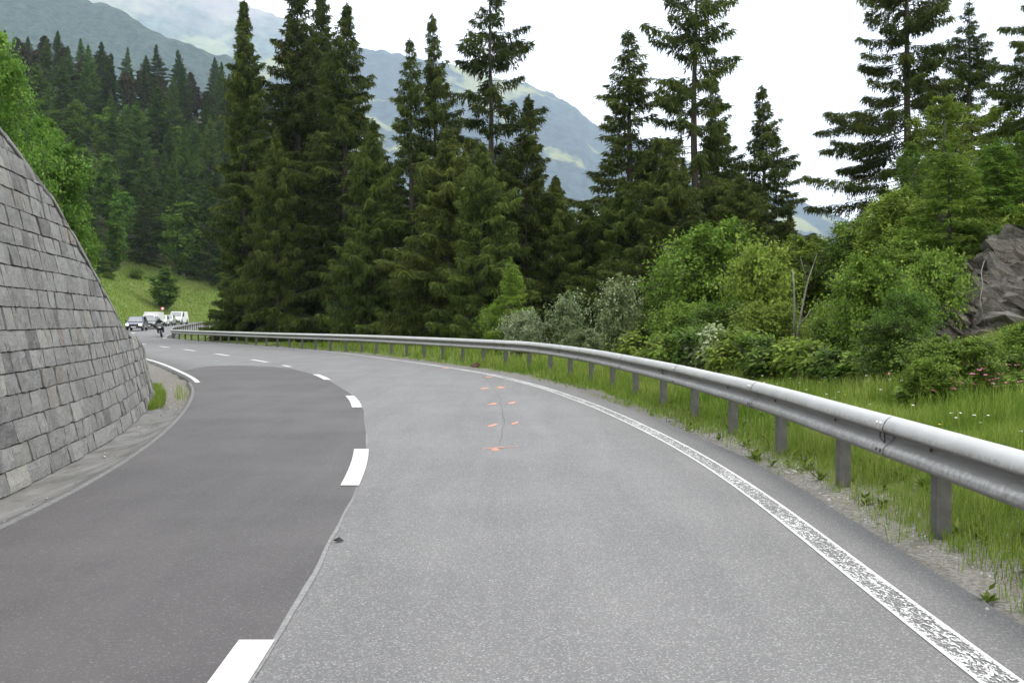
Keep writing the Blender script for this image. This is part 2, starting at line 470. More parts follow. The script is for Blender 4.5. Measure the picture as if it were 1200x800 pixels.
# ------------------------------------------------------------------ the road and what is painted on it
def strip(name, ys, xa, xb, dz, mat, parent=None, ncross=2, uv=True, skirt=0.0, zadd=None):
    """a sheet between two edge lines"""
    ys = np.asarray(ys, float); t = np.linspace(0, 1, ncross)
    X = xa[:, None] * (1 - t) + xb[:, None] * t
    Y = np.repeat(ys[:, None], ncross, 1)
    Z = np.repeat((zroad(ys) + dz)[:, None], ncross, 1)
    U = np.repeat(t[None], len(ys), 0); V = Y.copy()
    if skirt:
        X = np.hstack([X[:, :1] , X, X[:, -1:]]); Y = np.hstack([Y[:, :1], Y, Y[:, -1:]])
        Z = np.hstack([Z[:, :1] - skirt, Z, Z[:, -1:] - skirt]); U = np.hstack([U[:, :1], U, U[:, -1:]]); V = np.hstack([V[:, :1], V, V[:, -1:]])
    n = X.shape[1]
    i = np.arange(len(ys) * n).reshape(len(ys), n)
    q = np.stack([i[:-1, :-1], i[:-1, 1:], i[1:, 1:], i[1:, :-1]], -1).reshape(-1, 4)
    me = np_mesh(name, np.stack([X.ravel(), Y.ravel(), Z.ravel()], 1), quads=q, mat=mat, uv=np.stack([U.ravel(), V.ravel()], 1))
    return link(name, me, parent)

ys = np.concatenate([np.arange(-30, 160, 0.5), np.arange(160, 196, 0.25)])
xrr = np.minimum(XR(ys), 60); xll = np.minimum(XL(ys), 60)
perp = np.sqrt(1 + slope(XR, ys) ** 2)
rw = np.where(ys < 150, 0.5 * perp, 0.6) + (fbm(ys * 0.8, ys * 0, 21) - 0.5) * 0.12
road = strip('road', ys, xll, xrr + rw, 0.0, M['asphalt_old'], ncross=5, skirt=0.12)
tag(road, kind='structure')

# newer, darker surfacing on the left lane
yp = np.arange(-30, 33.6, 0.3)
off = np.interp(yp, [-30, 4.7, 8, 12.3, 17, 22, 25.5, 29, 31.5, 32.8, 33.5], [.05, .05, .06, .05, .08, .05, .0, -.1, -.2, -.6, -1.5]) + (fbm(yp * 1.3, yp * 0, 5) - .5) * .05
xpl = XL(yp) + np.interp(yp, [-30, 26, 29.7, 31.5, 32.8, 33.5], [0.0, 0.0, .35, .9, 1.5, 2.3])
xpr = XC(yp) + off
tag(strip('asphalt_patch', yp, xpl, np.maximum(xpr, xpl + 0.05), 0.004, M['asphalt_new'], road, ncross=4), kind='structure')
M['seam'] = simple('seam_dust', (0.22, 0.22, 0.218), 0.9, var=0.25, scale=30)
ysm = np.arange(3.2, 24, 0.25)
sw = np.interp(ysm, [3.2, 5, 7, 9, 12, 24], [.008, .03, .02, .012, .025, .01]) * (0.5 + fbm(ysm * 1.7, ysm * 0, 8)) * np.where(fbm(ysm * .9, ysm * 0, 12) > .42, 1, .25)
xs = XC(ysm) + np.interp(ysm, yp, off)
strip('seam', ysm, xs - 0.004, xs + sw, 0.006, M['seam'], road)

yl = np.arange(-6, 150, 0.3)
lw = np.interp(yl, [0, 20, 60, 100], [.10, .10, .11, .13]) * np.sqrt(1 + slope(XR, yl) ** 2)
strip('edge_line', yl, XR(yl) - lw, XR(yl) + lw, 0.004, M['paint_edge'], road)
yl = np.arange(24.3, 112, 0.3)
lw2 = 0.06 * np.sqrt(1 + slope(XL, yl) ** 2)
strip('edge_line', yl, XL(yl) + 0.12, XL(yl) + 0.12 + 2 * lw2, 0.010, M['paint'], road)
for yc, ln, worn in [(3.35, 2.7, 0), (10.42, 2.6, 0), (18.65, 2.7, 0), (26.6, 2.6, 0), (32.9, 1.2, 1), (37.1, 2.7, 0), (43.7, 2.9, 0), (50.3, 2.8, 0), (56.4, 2.8, 0), (63.5, 2.9, 0), (71, 2.9, 0),
                     (79, 2.9, 0), (87, 2.9, 0), (95, 2.9, 0), (103, 2.9, 0)]:
    cs = 1 / math.sqrt(1 + float(slope(XC, yc)) ** 2)
    yd = np.linspace(yc - ln * cs / 2, yc + ln * cs / 2, 6)
    wd = 0.075 / cs * (1.15 if yc < 40 else 1.3)
    strip('lane_dash', yd, XC(yd) - wd - 0.02, XC(yd) + wd - 0.02, 0.012, M['paint_worn' if worn else 'paint'], road)

def P2(px, py):
    """a spot on the road read off the photograph"""
    d = py - 375.0
    return ((px - 600.0) * EYE / d, F * EYE / d)
def blob(name, cx, cy, rx, ry, rot, mat, z, seed, n=14):
    rr = random.Random(seed)
    vs = [(cx, cy, z)]
    for k in range(n):
        a = 2 * math.pi * k / n; r = rr.uniform(0.7, 1.2)
        x, y = rx * r * math.cos(a), ry * r * math.sin(a)
        vs.append((cx + x * math.cos(rot) - y * math.sin(rot), cy + x * math.sin(rot) + y * math.cos(rot), z))
    mb = MB(); mb.add(vs, [(0, 1 + k, 1 + (k + 1) % n) for k in range(n)])
    return mb.build(name, mat, road, recalc=False)
for k, (px, py, rx, ry, rot) in enumerate([(568, 455, .075, .17, -.3), (587, 454, .1, .2, 0), (577, 473.5, .07, .17, -.3), (600, 472, .07, .15, -.2), (578, 498.5, .05, .17, -.35), (603.5, 496, .04, .14, -.2),
                                           (573, 441.5, .1, .16, 0), (522, 431.5, .12, .2, 0), (580, 527, .055, .09, 0)]):
    x, y = P2(px, py)
    blob('spray_mark', x, y, rx * .9, ry * 1.35, rot, M['spray'], 0.004, k)
xa, ya = P2(565, 526.5); xb, yb = P2(608, 523.5)
mb = MB(); mb.add([(xa, ya - .012, .006), (xb, yb - .008, .006), (xb, yb + .008, .006), ((xa + xb) / 2, (ya + yb) / 2 + .035, .006), (xa, ya + .012, .006)], [(0, 1, 2, 3, 4)])
mb.build('spray_mark', M['spray'], road, recalc=False)
# cracks
M['crack'] = simple('crack_tar', (0.09, 0.09, 0.092), 0.85)
def crack(pts, w, z=0.004, seed=0):
    rr = random.Random(seed); pts = [Vector((*P2(*p), z)) for p in pts]
    fine = []
    for a, b in zip(pts, pts[1:]):
        for k in range(6):
            q = a.lerp(b, k / 6); fine.append(q + Vector((rr.uniform(-.012, .012), 0, 0)))
    fine.append(pts[-1])
    vs = []; fs = []
    for i, q in enumerate(fine):
        ww = w * rr.uniform(.4, 1.3) * (0.3 if i in (0, len(fine) - 1) else 1)
        vs += [q - Vector((ww, 0, 0)), q + Vector((ww, 0, 0))]
        if i: fs.append((2 * i - 2, 2 * i - 1, 2 * i + 1, 2 * i))
    MB().add(vs, fs).build('crack', M['crack'], road, recalc=False)
crack([(560, 436), (575, 449), (586, 467), (591, 497), (585, 522)], 0.004, seed=1)

# gutter strip at the foot of the wall
def m_gutter():
    t = NT('gutter_concrete'); co = t.coord()
    mp = t.n('Mapping', None, Vector=co, Rotation=(0, 0, -0.1), Scale=(3.0, 0.35, 1))
    st = t.noise(mp.outputs[0], 2.4, 5, 0.65, 0.5); n2 = t.noise(co, 35, 4, 0.7); n1 = t.noise(co, 1.6, 5, 0.65)
    c = t.mix(t.rng(st, 0.35, 0.65), (0.085, 0.082, 0.075), (0.2, 0.196, 0.187))
    c = t.mix(t.rng(n2, 0.55, 0.8, 0, 0.45), c, (0.1, 0.095, 0.085))
    c = t.mix(t.rng(n1, 0.55, 0.8, 0, 0.5), c, (0.14, 0.13, 0.1))
    return t.done(t.bsdf(Base_Color=c, Roughness=0.9, Normal=t.bump(n2, 0.5, 0.01)))
M['gutter'] = m_gutter()
yg = np.concatenate([np.arange(-12, 17.6, 0.4), [17.6]])
gut = strip('gutter', yg, XW(yg) - 0.1, XL(yg) - 0.1, -0.012, M['gutter'], ncross=5)
gv = np.array([v.co for v in gut.data.vertices]); k = np.tile([0.02, 0, -0.03, -0.035, 0.0], len(yg))
for v, dzv in zip(gut.data.vertices, k): v.co.z += dzv
tag(gut, kind='structure')
M['kerb'] = simple('kerb_concrete', (0.155, 0.153, 0.148), 0.85, var=0.25, scale=14)
yk = np.arange(-12, 24.4, 0.3)
kerb = strip('kerb_strip', yk, XL(yk) - 0.075, XL(yk) + 0.0, 0.014, M['kerb'], ncross=2, skirt=0.1)
tag(kerb, kind='structure')

# ------------------------------------------------------------------ stone retaining wall
BAT = 0.22
ywl = np.arange(-3.0, WALL_END + 0.01, 0.1)
xwl = XW(ywl)
ul = np.concatenate([[0], np.cumsum(np.hypot(np.diff(xwl), np.diff(ywl)))])
def wall_frame(u):
    y = float(np.interp(u, ul, ywl)); x = float(np.interp(u, ul, xwl))
    y2 = float(np.interp(u + .1, ul, ywl)); y1 = float(np.interp(u - .1, ul, ywl))
    t = Vector((float(XW(y2) - XW(y1)), y2 - y1, 0)).normalized()
    n = Vector((t.y, -t.x, 0))                       # towards the road
    return Vector((x, y, 0)), t, n
def wall_pt(u, v, d=0.0):
    p, t, n = wall_frame(u)
    return p - n * (BAT * v) + n * d + Vector((0, 0, v))
def u_of(y): return float(np.interp(y, ywl, ul))
def top_at(u): return float(wall_top(np.interp(u, ul, ywl)))
wall = empty('retaining_wall', (float(XW(12)), 12, 0), 0, 'curved grey dressed-stone retaining wall leaning back along the left lane', 'wall')
WI = Matrix.Translation(-Vector(wall.location))
def m_stone(name, mossy):
    t = NT(name); co = t.coord(); oi = t.n('ObjectInfo').outputs['Random']
    g = t.n('NewGeometry'); ri = g.outputs['Random Per Island']
    r = t.math('FRACT', t.math('ADD', oi, ri))
    n1 = t.noise(co, 7, 6, 0.75); n2 = t.noise(co, 38, 6, 0.8); n3 = t.noise(co, 2.2, 4, 0.6)
    mpv = t.n('Mapping', None, Vector=co, Scale=(30, 30, 7)); n4 = t.noise(mpv.outputs[0], 1.0, 5, 0.75)
    c = t.mix(r, (0.225, 0.224, 0.219), (0.345, 0.342, 0.333))
    c = t.mix(t.rng(t.math('FRACT', t.math('MULTIPLY', r, 5.7)), 0.9, 0.97), c, (0.15, 0.145, 0.145))
    c = t.mix(t.rng(t.math('FRACT', t.math('MULTIPLY', r, 9.3)), 0.92, 0.98), c, (0.42, 0.405, 0.37))
    c = t.mix(t.rng(t.math('FRACT', t.math('MULTIPLY', r, 13.1)), 0.93, 0.98, 0, .6), c, (0.24, 0.19, 0.15))
    c = t.mix(t.rng(n1, 0.5, 0.8, 0, 0.7), c, (0.45, 0.45, 0.435))
    c = t.mix(t.rng(n1, 0.45, 0.25, 0, 0.7), c, (0.11, 0.11, 0.107))
    c = t.mix(t.rng(n2, 0.58, 0.8, 0, 0.5), c, (0.12, 0.12, 0.115))
    c = t.mix(t.rng(n3, 0.55, 0.8, 0, 0.4), c, (0.2, 0.2, 0.16))
    n5 = t.noise(co, 75, 4, 0.85)
    c = t.mix(t.rng(n5, 0.54, 0.7, 0, 0.7), c, (0.5, 0.5, 0.485))
    c = t.mix(t.rng(n5, 0.47, 0.33, 0, 0.7), c, (0.1, 0.1, 0.098))
    c = t.mix(t.rng(n4, 0.52, 0.7, 0, 0.45), c, (0.34, 0.34, 0.33))
    c = t.mix(t.rng(n4, 0.44, 0.3, 0, 0.55), c, (0.085, 0.085, 0.083))
    if mossy:
        c = t.mix(t.rng(n3, 0.3, 0.6, 0.3, 0.9), c, (0.07, 0.075, 0.035))
    h = t.math('ADD', t.math('ADD', n1, n4), t.math('MULTIPLY', n2, 0.6))
    return t.done(t.bsdf(Base_Color=c, Roughness=0.9, Normal=t.bump(h, 1.0, 0.035), Specular_IOR_Level=0.2))
M['stone'] = m_stone('wall_stone', False)
M['stone_moss'] = m_stone('wall_stone_mossy', True)
M['mortar'] = simple('wall_mortar', (0.15, 0.147, 0.138), 0.95, var=0.35, scale=25)
def stone_geo(u0, u1, v0, v1, rr):
    """block with a rough, hewn front: 4x3 front grid, sides run back into the joint"""
    g = 0.003; gv = 0.007
    nu, nv = 5, 4
    vs = []; fs = []
    t0 = min(v1, top_at(u0) - .10); t1 = min(v1, top_at(u1) - .10)
    if max(t0, t1) - v0 < 0.05: return None
    t0 = max(t0, v0 + .02); t1 = max(t1, v0 + .02)
    sl = rr.uniform(-.012, .012), rr.uniform(-.012, .012)
    base = rr.uniform(0.0, 0.022); tu = rr.uniform(-.006, .006); tv = rr.uniform(-.006, .006)
    for j in range(nv):
        for i in range(nu):
            a = i / (nu - 1); b = j / (nv - 1)
            uu = u0 + g + (u1 - u0 - 2 * g) * a + (sl[0] if i == 0 else sl[1] if i == nu - 1 else 0) * (b - .5) * 2
            vt = t0 * (1 - a) + t1 * a
            vv = v0 + gv + (vt - v0 - 2 * gv) * b
            edge = (i in (0, nu - 1)) or (j in (0, nv - 1))
            d = base + tu * (a - .5) * 2 + tv * (b - .5) * 2 + (rr.uniform(-.005, .004) if edge else 0.004 + rr.uniform(-.007, .008))
            if edge: uu += rr.uniform(-.006, .006); vv += rr.uniform(-.006, .005)
            vs.append(wall_pt(uu, vv, d))
    for j in range(nv - 1):
        for i in range(nu - 1):
            a = j * nu + i; fs.append((a, a + 1, a + 1 + nu, a + nu))
    ring = [i for i in range(nu)] + [j * nu + nu - 1 for j in range(1, nv)] + [(nv - 1) * nu + i for i in range(nu - 2, -1, -1)] + [j * nu for j in range(nv - 2, 0, -1)]
    nrm = wall_frame((u0 + u1) / 2)[2]
    b = len(vs)
    for i in ring: vs.append(vs[i] - nrm * 0.1)
    for k in range(len(ring)):
        k2 = (k + 1) % len(ring); fs.append((ring[k2], ring[k], b + k, b + k2))
    return vs, fs
rr = random.Random(31)
vcs = [0.0]
while vcs[-1] < 5.3: vcs.append(vcs[-1] + rr.uniform(0.195, 0.245))
stones = []
for ci in range(len(vcs) - 1):
    u = -rr.uniform(0, .3)
    while u < ul[-1] - 0.06:
        w = rr.choice([.13, .18, .22, .25, .28, .32, .38, .46]) * rr.uniform(.85, 1.15)
        if ci == 0: w *= 1.3
        u1 = min(u + w, ul[-1])
        if ul[-1] - u1 < .15: u1 = ul[-1]
        if u1 > .05 and top_at((u + u1) / 2) - .1 > vcs[ci] + .04:
            stones.append((max(u, 0), u1, vcs[ci], vcs[ci + 1]))
        u = u1
def appar(s):
    y = float(np.interp((s[0] + s[1]) / 2, ul, ywl)); x = float(XW(y)) - BAT * s[2]
    if y < 4: return 0
    px = 600 + x / y * F
    if px < -15: return 0
    return (s[1] - s[0]) * (s[3] - s[2]) / (y * y)
stones.sort(key=appar, reverse=True)
extra = MB(); nst = 0
for s in stones:
    geo = stone_geo(*s, rr)
    if geo is None: continue
    vs = [WI @ p for p in geo[0]]
    yc = float(np.interp((s[0] + s[1]) / 2, ul, ywl))
    if nst < 298 and appar(s) > 0:
        MB().add(vs, geo[1]).build('stone', M['stone_moss' if yc > 17.7 else 'stone'], wall, recalc=False); nst += 1
    else:
        extra.add(vs, geo[1])
if extra.v:
    tag(extra.build('stone_courses', M['stone'], wall, recalc=False), kind='stuff')
# mortar core with sloping top
core = MB(); vs = []; fs = []
un = np.linspace(0, ul[-1] - 0.01, 60)
for k, u in enumerate(un):
    tp = top_at(u) - .06
    vs += [wall_pt(u, -0.1, -.03), wall_pt(u, tp, -.03), wall_pt(u, tp, -1.6 + BAT * tp * .2), wall_pt(u, -.1, -1.6)]
    if k:
        a = 4 * (k - 1); b = 4 * k
        for i in range(4): fs.append((a + i, b + i, b + (i + 1) % 4, a + (i + 1) % 4))
fs += [(3, 2, 1, 0), tuple(4 * (len(un) - 1) + i for i in range(4))]
core.add([WI @ p for p in vs], fs).build('mortar_core', M['mortar'], wall)
# coping stones on the sloping head of the wall
u = 0.0
while u < ul[-1] - .05:
    u1 = min(u + rr.uniform(.28, .62), ul[-1])
    a0, a1 = top_at(u), top_at(u1)
    g = .006; h = rr.uniform(.09, .13); pr = rr.uniform(.005, .035)
    vs = []
    for (uu, tt) in ((u + g, a0), (u1 - g, a1)):
        j = rr.uniform(-.028, .022)
        vs += [wall_pt(uu, tt - h, pr), wall_pt(uu, tt + j, pr - .01), wall_pt(uu, tt + j, -.42), wall_pt(uu, tt - h, -.42)]
    fs = [(0, 1, 5, 4), (1, 2, 6, 5), (2, 3, 7, 6), (3, 0, 4, 7), (3, 2, 1, 0), (4, 5, 6, 7)]
    MB().add([WI @ p for p in vs], fs).build('coping_stone', M['stone'], wall, bevel=.012, seg=1)
    u = u1

# ------------------------------------------------------------------ guard rail
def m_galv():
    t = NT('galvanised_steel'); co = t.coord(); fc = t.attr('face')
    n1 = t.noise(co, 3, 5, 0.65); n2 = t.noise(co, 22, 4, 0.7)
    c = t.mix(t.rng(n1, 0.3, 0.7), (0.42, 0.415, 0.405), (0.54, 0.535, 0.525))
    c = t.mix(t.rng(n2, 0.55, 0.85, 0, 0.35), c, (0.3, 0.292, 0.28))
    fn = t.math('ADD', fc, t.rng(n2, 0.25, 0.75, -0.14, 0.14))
    c = t.mix(t.rng(fn, 0.35, 0.62, 0.0, 0.82), t.mix(0.5, c, (0.62, 0.62, 0.61)), t.mix(t.rng(n1, .3, .7), (0.13, 0.125, 0.118), (0.21, 0.205, 0.197)))  # painted shading: top lip lightened, valley and lower folds darkened in the colour
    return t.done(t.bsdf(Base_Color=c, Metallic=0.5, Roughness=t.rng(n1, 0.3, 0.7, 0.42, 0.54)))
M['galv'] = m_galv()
M['post'] = simple('post_steel', (0.15, 0.147, 0.14), 0.55, 0.6, var=0.2, scale=12)
M['bolt'] = simple('bolt_steel', (0.1, 0.09, 0.085), 0.5, 0.6)
M['bolt_white'] = simple('bolt_zinc', (0.7, 0.7, 0.68), 0.45, 0.3)
yr = np.arange(-5, 168, 0.2)
dXR = slope(XR, yr); cs = 1 / np.sqrt(1 + dXR ** 2)
offr = np.interp(yr, [-5, 9, 14, 19, 25, 30, 36, 46, 58, 81, 168], [.82, .82, .97, 1.14, 1.45, 1.65, 1.5, 1.05, .7, .55, .75])
rx = XR(yr) + offr * cs; ry = yr - offr * dXR * cs
zt = np.interp(ry, [-5, 8, 14, 20, 30, 45, 60, 80, 168], [.80, .80, .81, .84, .90, .86, .80, .76, .78]) + zroad(ry)
sr = np.concatenate([[0], np.cumsum(np.hypot(np.diff(rx), np.diff(ry)))])
def rail_at(s):
    x = float(np.interp(s, sr, rx)); y = float(np.interp(s, sr, ry)); z = float(np.interp(s, sr, zt))
    dx = float(np.interp(s + .2, sr, rx) - np.interp(s - .2, sr, rx)); dy = float(np.interp(s + .2, sr, ry) - np.interp(s - .2, sr, ry))
    t = Vector((dx, dy, 0)).normalized()
    return Vector((x, y, z)), t, Vector((-t.y, t.x, 0))      # n: towards the road
rail = empty('guard_rail', (float(rx[60]), float(ry[60]), 0), 0, 'long galvanised steel guard rail on short posts curving along the road edge', 'guard rail')
RI = Matrix.Translation(-Vector(rail.location))
# W profile: (outwards to the road, height below the top)
WP = [(-.02, -.004), (.008, 0.0), (.034, -.010), (.060, -.034), (.076, -.064), (.085, -.094), (.080, -.110), (.050, -.124), (.004, -.138), (-.008, -.158), (.002, -.178), (.040, -.204), (.070, -.228),
      (.083, -.262), (.080, -.280), (.060, -.298), (.03, -.308), (.008, -.31), (-.016, -.304)]
WPs = [(a, b * 1.07) for a, b in WP]
PS = 2.1
S0 = float(np.interp(6.9, ry, sr)) % PS
SEG = 2 * PS
s = S0 - 0.5 * PS - SEG * math.ceil((S0) / SEG) + 0.3
s = max(s, 0.05)
beams = []
while s < sr[-1] - 1:
    e = min(s + SEG + 0.16, sr[-1] - .05)
    n = 9
    vs = []; fs = []
    for side, th in ((0, 0.0), (1, -.004)):
        for k in range(n):
            p, t, nn = rail_at(s + (e - s) * k / (n - 1))
            lift = 0.009 * (1 - k / (n - 1))       # each beam laps over the next one
            for a, b in WPs: vs.append(RI @ (p + nn * (a + th + lift) + Vector((0, 0, b))))
    m = len(WPs)
    for k in range(n - 1):
        for i in range(m - 1):
            a = k * m + i; fs.append((a, a + 1, a + 1 + m, a + m))
            a += n * m; fs.append((a + m, a + 1 + m, a + 1, a))
    def cap(a0, b0, a1, b1):
        b = len(vs); vs.extend([vs[a0], vs[b0], vs[a1], vs[b1]]); fs.append((b, b + 1, b + 2, b + 3))
    for i in range(m - 1):
        for kk in (0, n - 1):
            a = kk * m + i; b = a + n * m; cap(a, a + 1, b + 1, b)
    for k in range(n - 1):
        for i in (0, m - 1):
            a = k * m + i; b = a + n * m; cap(a, a + m, b + m, b)
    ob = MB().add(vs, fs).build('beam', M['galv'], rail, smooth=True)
    fa = [0, 0, 0, .12, .3, .5, .9, 1, 1, 1, .9, .62, .5, .55, .75, .9, 1, 1, 1]; base_n = 2 * n * m  # painted shade per profile point, none on the top lip, most in the folds
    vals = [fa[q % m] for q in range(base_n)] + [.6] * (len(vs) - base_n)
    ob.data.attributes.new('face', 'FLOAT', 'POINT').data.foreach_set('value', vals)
    beams.append(s); s += SEG
# C-section posts
def post_mesh():
    mb = MB(); w, d, th = .058, .05, .007
    poly = [(-w, d), (w, d), (w, -d), (w - .02, -d), (w - .02, -d + th), (w - th, -d + th), (w - th, d - th), (-w + th, d - th), (-w + th, -d + th), (-w + .02, -d + th), (-w + .02, -d), (-w, -d)]
    n = len(poly)
    vs = [(x, y, 0) for x, y in poly] + [(x, y, 1) for x, y in poly]
    fs = [(i, (i + 1) % n, (i + 1) % n + n, i + n) for i in range(n)] + [tuple(range(n - 1, -1, -1)), tuple(range(n, 2 * n))]
    mb.add(vs, fs)
    me = bpy.data.meshes.new('post'); me.from_pydata(mb.v, [], mb.f); me.materials.append(M['post']); return me
pm = post_mesh()
bolt_m = MB().lathe([(-.004, .014), (.006, .014), (.012, .007)], 'y', n=8).build('bolt_source', M['bolt'], None)
bm_ = bolt_m.data; bpy.data.objects.remove(bolt_m)
bolt_z = bm_.copy(); bolt_z.materials[0] = M['bolt_white']
k = 0
s = S0
while s < sr[-1] - .4:
    p, t, nn = rail_at(s)
    gz_ = tz(p.x - nn.x * .06, p.y - nn.y * .06)
    base = gz_ - 0.12; top = p.z - .07
    o = link('post', pm, rail)
    rot = Matrix((( -t.x, nn.x, 0, 0), (-t.y, nn.y, 0, 0), (0, 0, 1, 0), (0, 0, 0, 1)))
    o.matrix_local = RI @ Matrix.Translation(Vector((p.x, p.y, base)) - nn * .062 + Vector((random.uniform(-.006, .006), random.uniform(-.006, .006), 0))) @ rot @ Matrix.Diagonal((1, 1, top - base, 1))
    if p.y < 32:
        o = link('bolt', bm_, rail)
        o.matrix_local = RI @ Matrix.Translation(p + nn * .012 + Vector((0, 0, -.166))) @ rot
    s += PS; k += 1
for s in beams:
    for ds in (0.04, 0.12):
        for dz_ in (-.058, -.272):
            p, t, nn = rail_at(s + ds)
            if 3 < p.y < 26:
                o = link('bolt', bolt_z if dz_ > -.1 else bm_, rail)
                rot = Matrix(((-t.x, nn.x, 0, 0), (-t.y, nn.y, 0, 0), (0, 0, 1, 0), (0, 0, 0, 1)))
                o.matrix_local = RI @ Matrix.Translation(p + nn * .088 + Vector((0, 0, dz_))) @ rot
M['reflector'] = simple('reflector_frame', (0.05, 0.05, 0.05), 0.5, 0.2)
for i, s in enumerate([float(np.interp(yy, ry, sr)) for yy in (7.75, 17.0, 26.5)]):
    p, t, nn = rail_at(s)
    mb = MB()
    for a, b in (((-.05, .045), (.05, .022)), ((.05, .022), (.05, -.022)), ((.05, -.022), (-.05, -.045)), ((-.05, -.045), (-.05, .045))):
        mb.tube([RI @ (p + t * a[0] + nn * .05 + Vector((0, 0, -.166 + a[1]))), RI @ (p + t * b[0] + nn * .05 + Vector((0, 0, -.166 + b[1])))], .006, 5)
    mb.build('reflector_bracket', M['reflector'], rail)

# ------------------------------------------------------------------ trees: spruces
def kites(p, d, l, w, side):
    """narrow four-cornered blades: base p, direction d, length l, half width w along side"""
    n = len(p)
    v = np.empty((n, 4, 3), np.float32)
    m = p + d * (l * .42)[:, None]
    v[:, 0] = p; v[:, 1] = m + side * w[:, None]; v[:, 2] = p + d * l[:, None]; v[:, 3] = m - side * w[:, None]
    return v
def unit(a): return a / np.maximum(np.linalg.norm(a, axis=-1, keepdims=True), 1e-6)

def make_spruce(seed, H, Rb, start=0.03, step=0.1, shape=0.7, gaps=0.0, hang=0.55, tw=0.03, tl=0.24, dens=1.0, top_up=0.45, lean=0.0, mat='spruce', tint0=0.35, irregular=.35):
    rg = np.random.default_rng(seed)
    V = []; T = []
    limbs = MB()
    npt = 9
    cx = np.cumsum(rg.normal(0, .0025 * H, npt)); cy = np.cumsum(rg.normal(0, .0025 * H, npt))
    cx -= cx[0]; cy -= cy[0]; cx = cx + np.linspace(0, lean, npt)
    zz = np.linspace(-0.4, H, npt)
    r0 = 0.0115 * H + .03
    limbs.tube([(cx[i], cy[i], zz[i]) for i in range(npt)], [max(.012, r0 * (1 - i / (npt - 1)) ** .85) for i in range(npt)], 8)
    z = start * H; az = rg.uniform(0, 6.28)
    ph = rg.uniform(0, 6.28, 4)
    while z < H - .12:
        t = (z - start * H) / (H * (1 - start))
        az += 2.39996 + rg.normal(0, .35)
        lob = 1 + irregular * (.6 * math.sin(2.3 * az + 9 * t + ph[0]) + .5 * math.sin(1.0 * az + ph[1] - 5 * t) + .5 * math.sin(17 * t + ph[2]))
        z += step * (1.1 - .35 * t) * rg.uniform(.5, 1.5)
        if rg.random() < gaps * (.3 + .7 * t) * (1.0 + .45 * math.sin(31 * t + ph[3])): continue
        tip = min(1.0, (1 - t) / .22) ** .55
        L = Rb * (1 - t) ** shape * tip * rg.uniform(.6, 1.12) * max(.35, lob) + .05 + .12 * tip
        ax, ay = np.interp(z, zz, cx), np.interp(z, zz, cy)
        a_ = np.interp(t, [0, .5, .85, 1], [.52, .32, -.05, -top_up]) + rg.normal(0, .10)
        b_ = .24 + rg.normal(0, .05)
        hd = np.array([math.cos(az), math.sin(az)])
        def along(u): return np.stack([ax + hd[0] * L * u, ay + hd[1] * L * u, z + L * (-a_ * u + b_ * u * u)], -1)
        us = np.array([0, .35, .7, 1.0])
        limbs.tube([tuple(p) for p in along(us)], [.010 + .008 * L, .008 + .005 * L, .008, .004], 3, cap=False)
        m = max(3, int(L / .22 * dens))
        u = np.linspace(.12 if t > .6 else .25, 1, m) ** .85
        P = along(u)
        sd_ = np.array([-hd[1], hd[0], 0.0]); fw = np.array([hd[0], hd[1], -.12])
        bt = tint0 + rg.normal(0, .13)
        for sg in (-1, 1):
            ang = rg.uniform(.55, 1.05, m)
            ll = (.18 + .34 * L * (1 - u) * rg.uniform(.5, 1.1, m)); ll = np.minimum(ll, 1.1)
            d = fw[None] * np.cos(ang)[:, None] + sd_[None] * (sg * np.sin(ang))[:, None]
            d[:, 2] -= hang * rg.uniform(.15, .7, m)
            d = unit(d)
            k = int(3 + 2 * dens)
            v = (np.arange(k) + .5) / k
            Q = P[:, None] + d[:, None] * (ll[:, None] * v[None])[..., None] + rg.normal(0, .03, (m, k, 3))
            Q[..., 2] -= hang * .25 * ll[:, None] * v[None] ** 2
            D = np.repeat(d[:, None], k, 1)
            for kind in (0, 1, 2):
                if kind < 2:
                    dd = D * .7 + np.cross(D, [0, 0, 1.0]) * (.8 if kind else -.8) + rg.normal(0, .22, D.shape); dd[..., 2] -= hang * rg.uniform(.0, .5, D.shape[:2])
                else:
                    dd = D * .35 + rg.normal(0, .22, D.shape); dd[..., 2] -= hang * rg.uniform(.7, 1.6, D.shape[:2])
                dd = unit(dd).reshape(-1, 3); n = len(dd)
                l = tl * rg.uniform(.55, 1.35, n) * (1.2 if kind == 2 else 1.0) * (.45 + .55 * tip)
                V.append(kites(Q.reshape(-1, 3), dd, l, tw * rg.uniform(.6, 1.4, n) * (.6 + .4 * tip), unit(np.cross(dd, rg.normal(0, 1, (n, 3))))))
                tn = bt + .2 * np.repeat(u, k) + rg.normal(0, .13, n) + (.08 if kind == 2 else 0)
                T.append(np.repeat(np.clip(tn, 0, 1)[:, None], 4, 1))
    k = 40
    P = np.stack([np.full(k, cx[-1]), np.full(k, cy[-1]), H - rg.random(k) * .055 * H + .1], 1)
    d = unit(np.stack([rg.normal(0, .5, k), rg.normal(0, .5, k), np.full(k, .8)], 1))
    V.append(kites(P, d, rg.uniform(.10, .26, k), np.full(k, tw), unit(np.cross(d, rg.normal(0, 1, (k, 3)))))); T.append(np.full((k, 4), tint0))
    V = np.concatenate(V).reshape(-1, 3); T = np.concatenate(T).ravel()
    q = np.arange(len(V)).reshape(-1, 4)
    crown = np_mesh('crown', V, quads=q, mat=M[mat], attrs={'tint': T})
    trunk = bpy.data.meshes.new('trunk'); trunk.from_pydata(limbs.v, [], limbs.f); trunk.materials.append(M['bark'])
    trunk.polygons.foreach_set('use_smooth', [True] * len(trunk.polygons))
    return trunk, crown, H

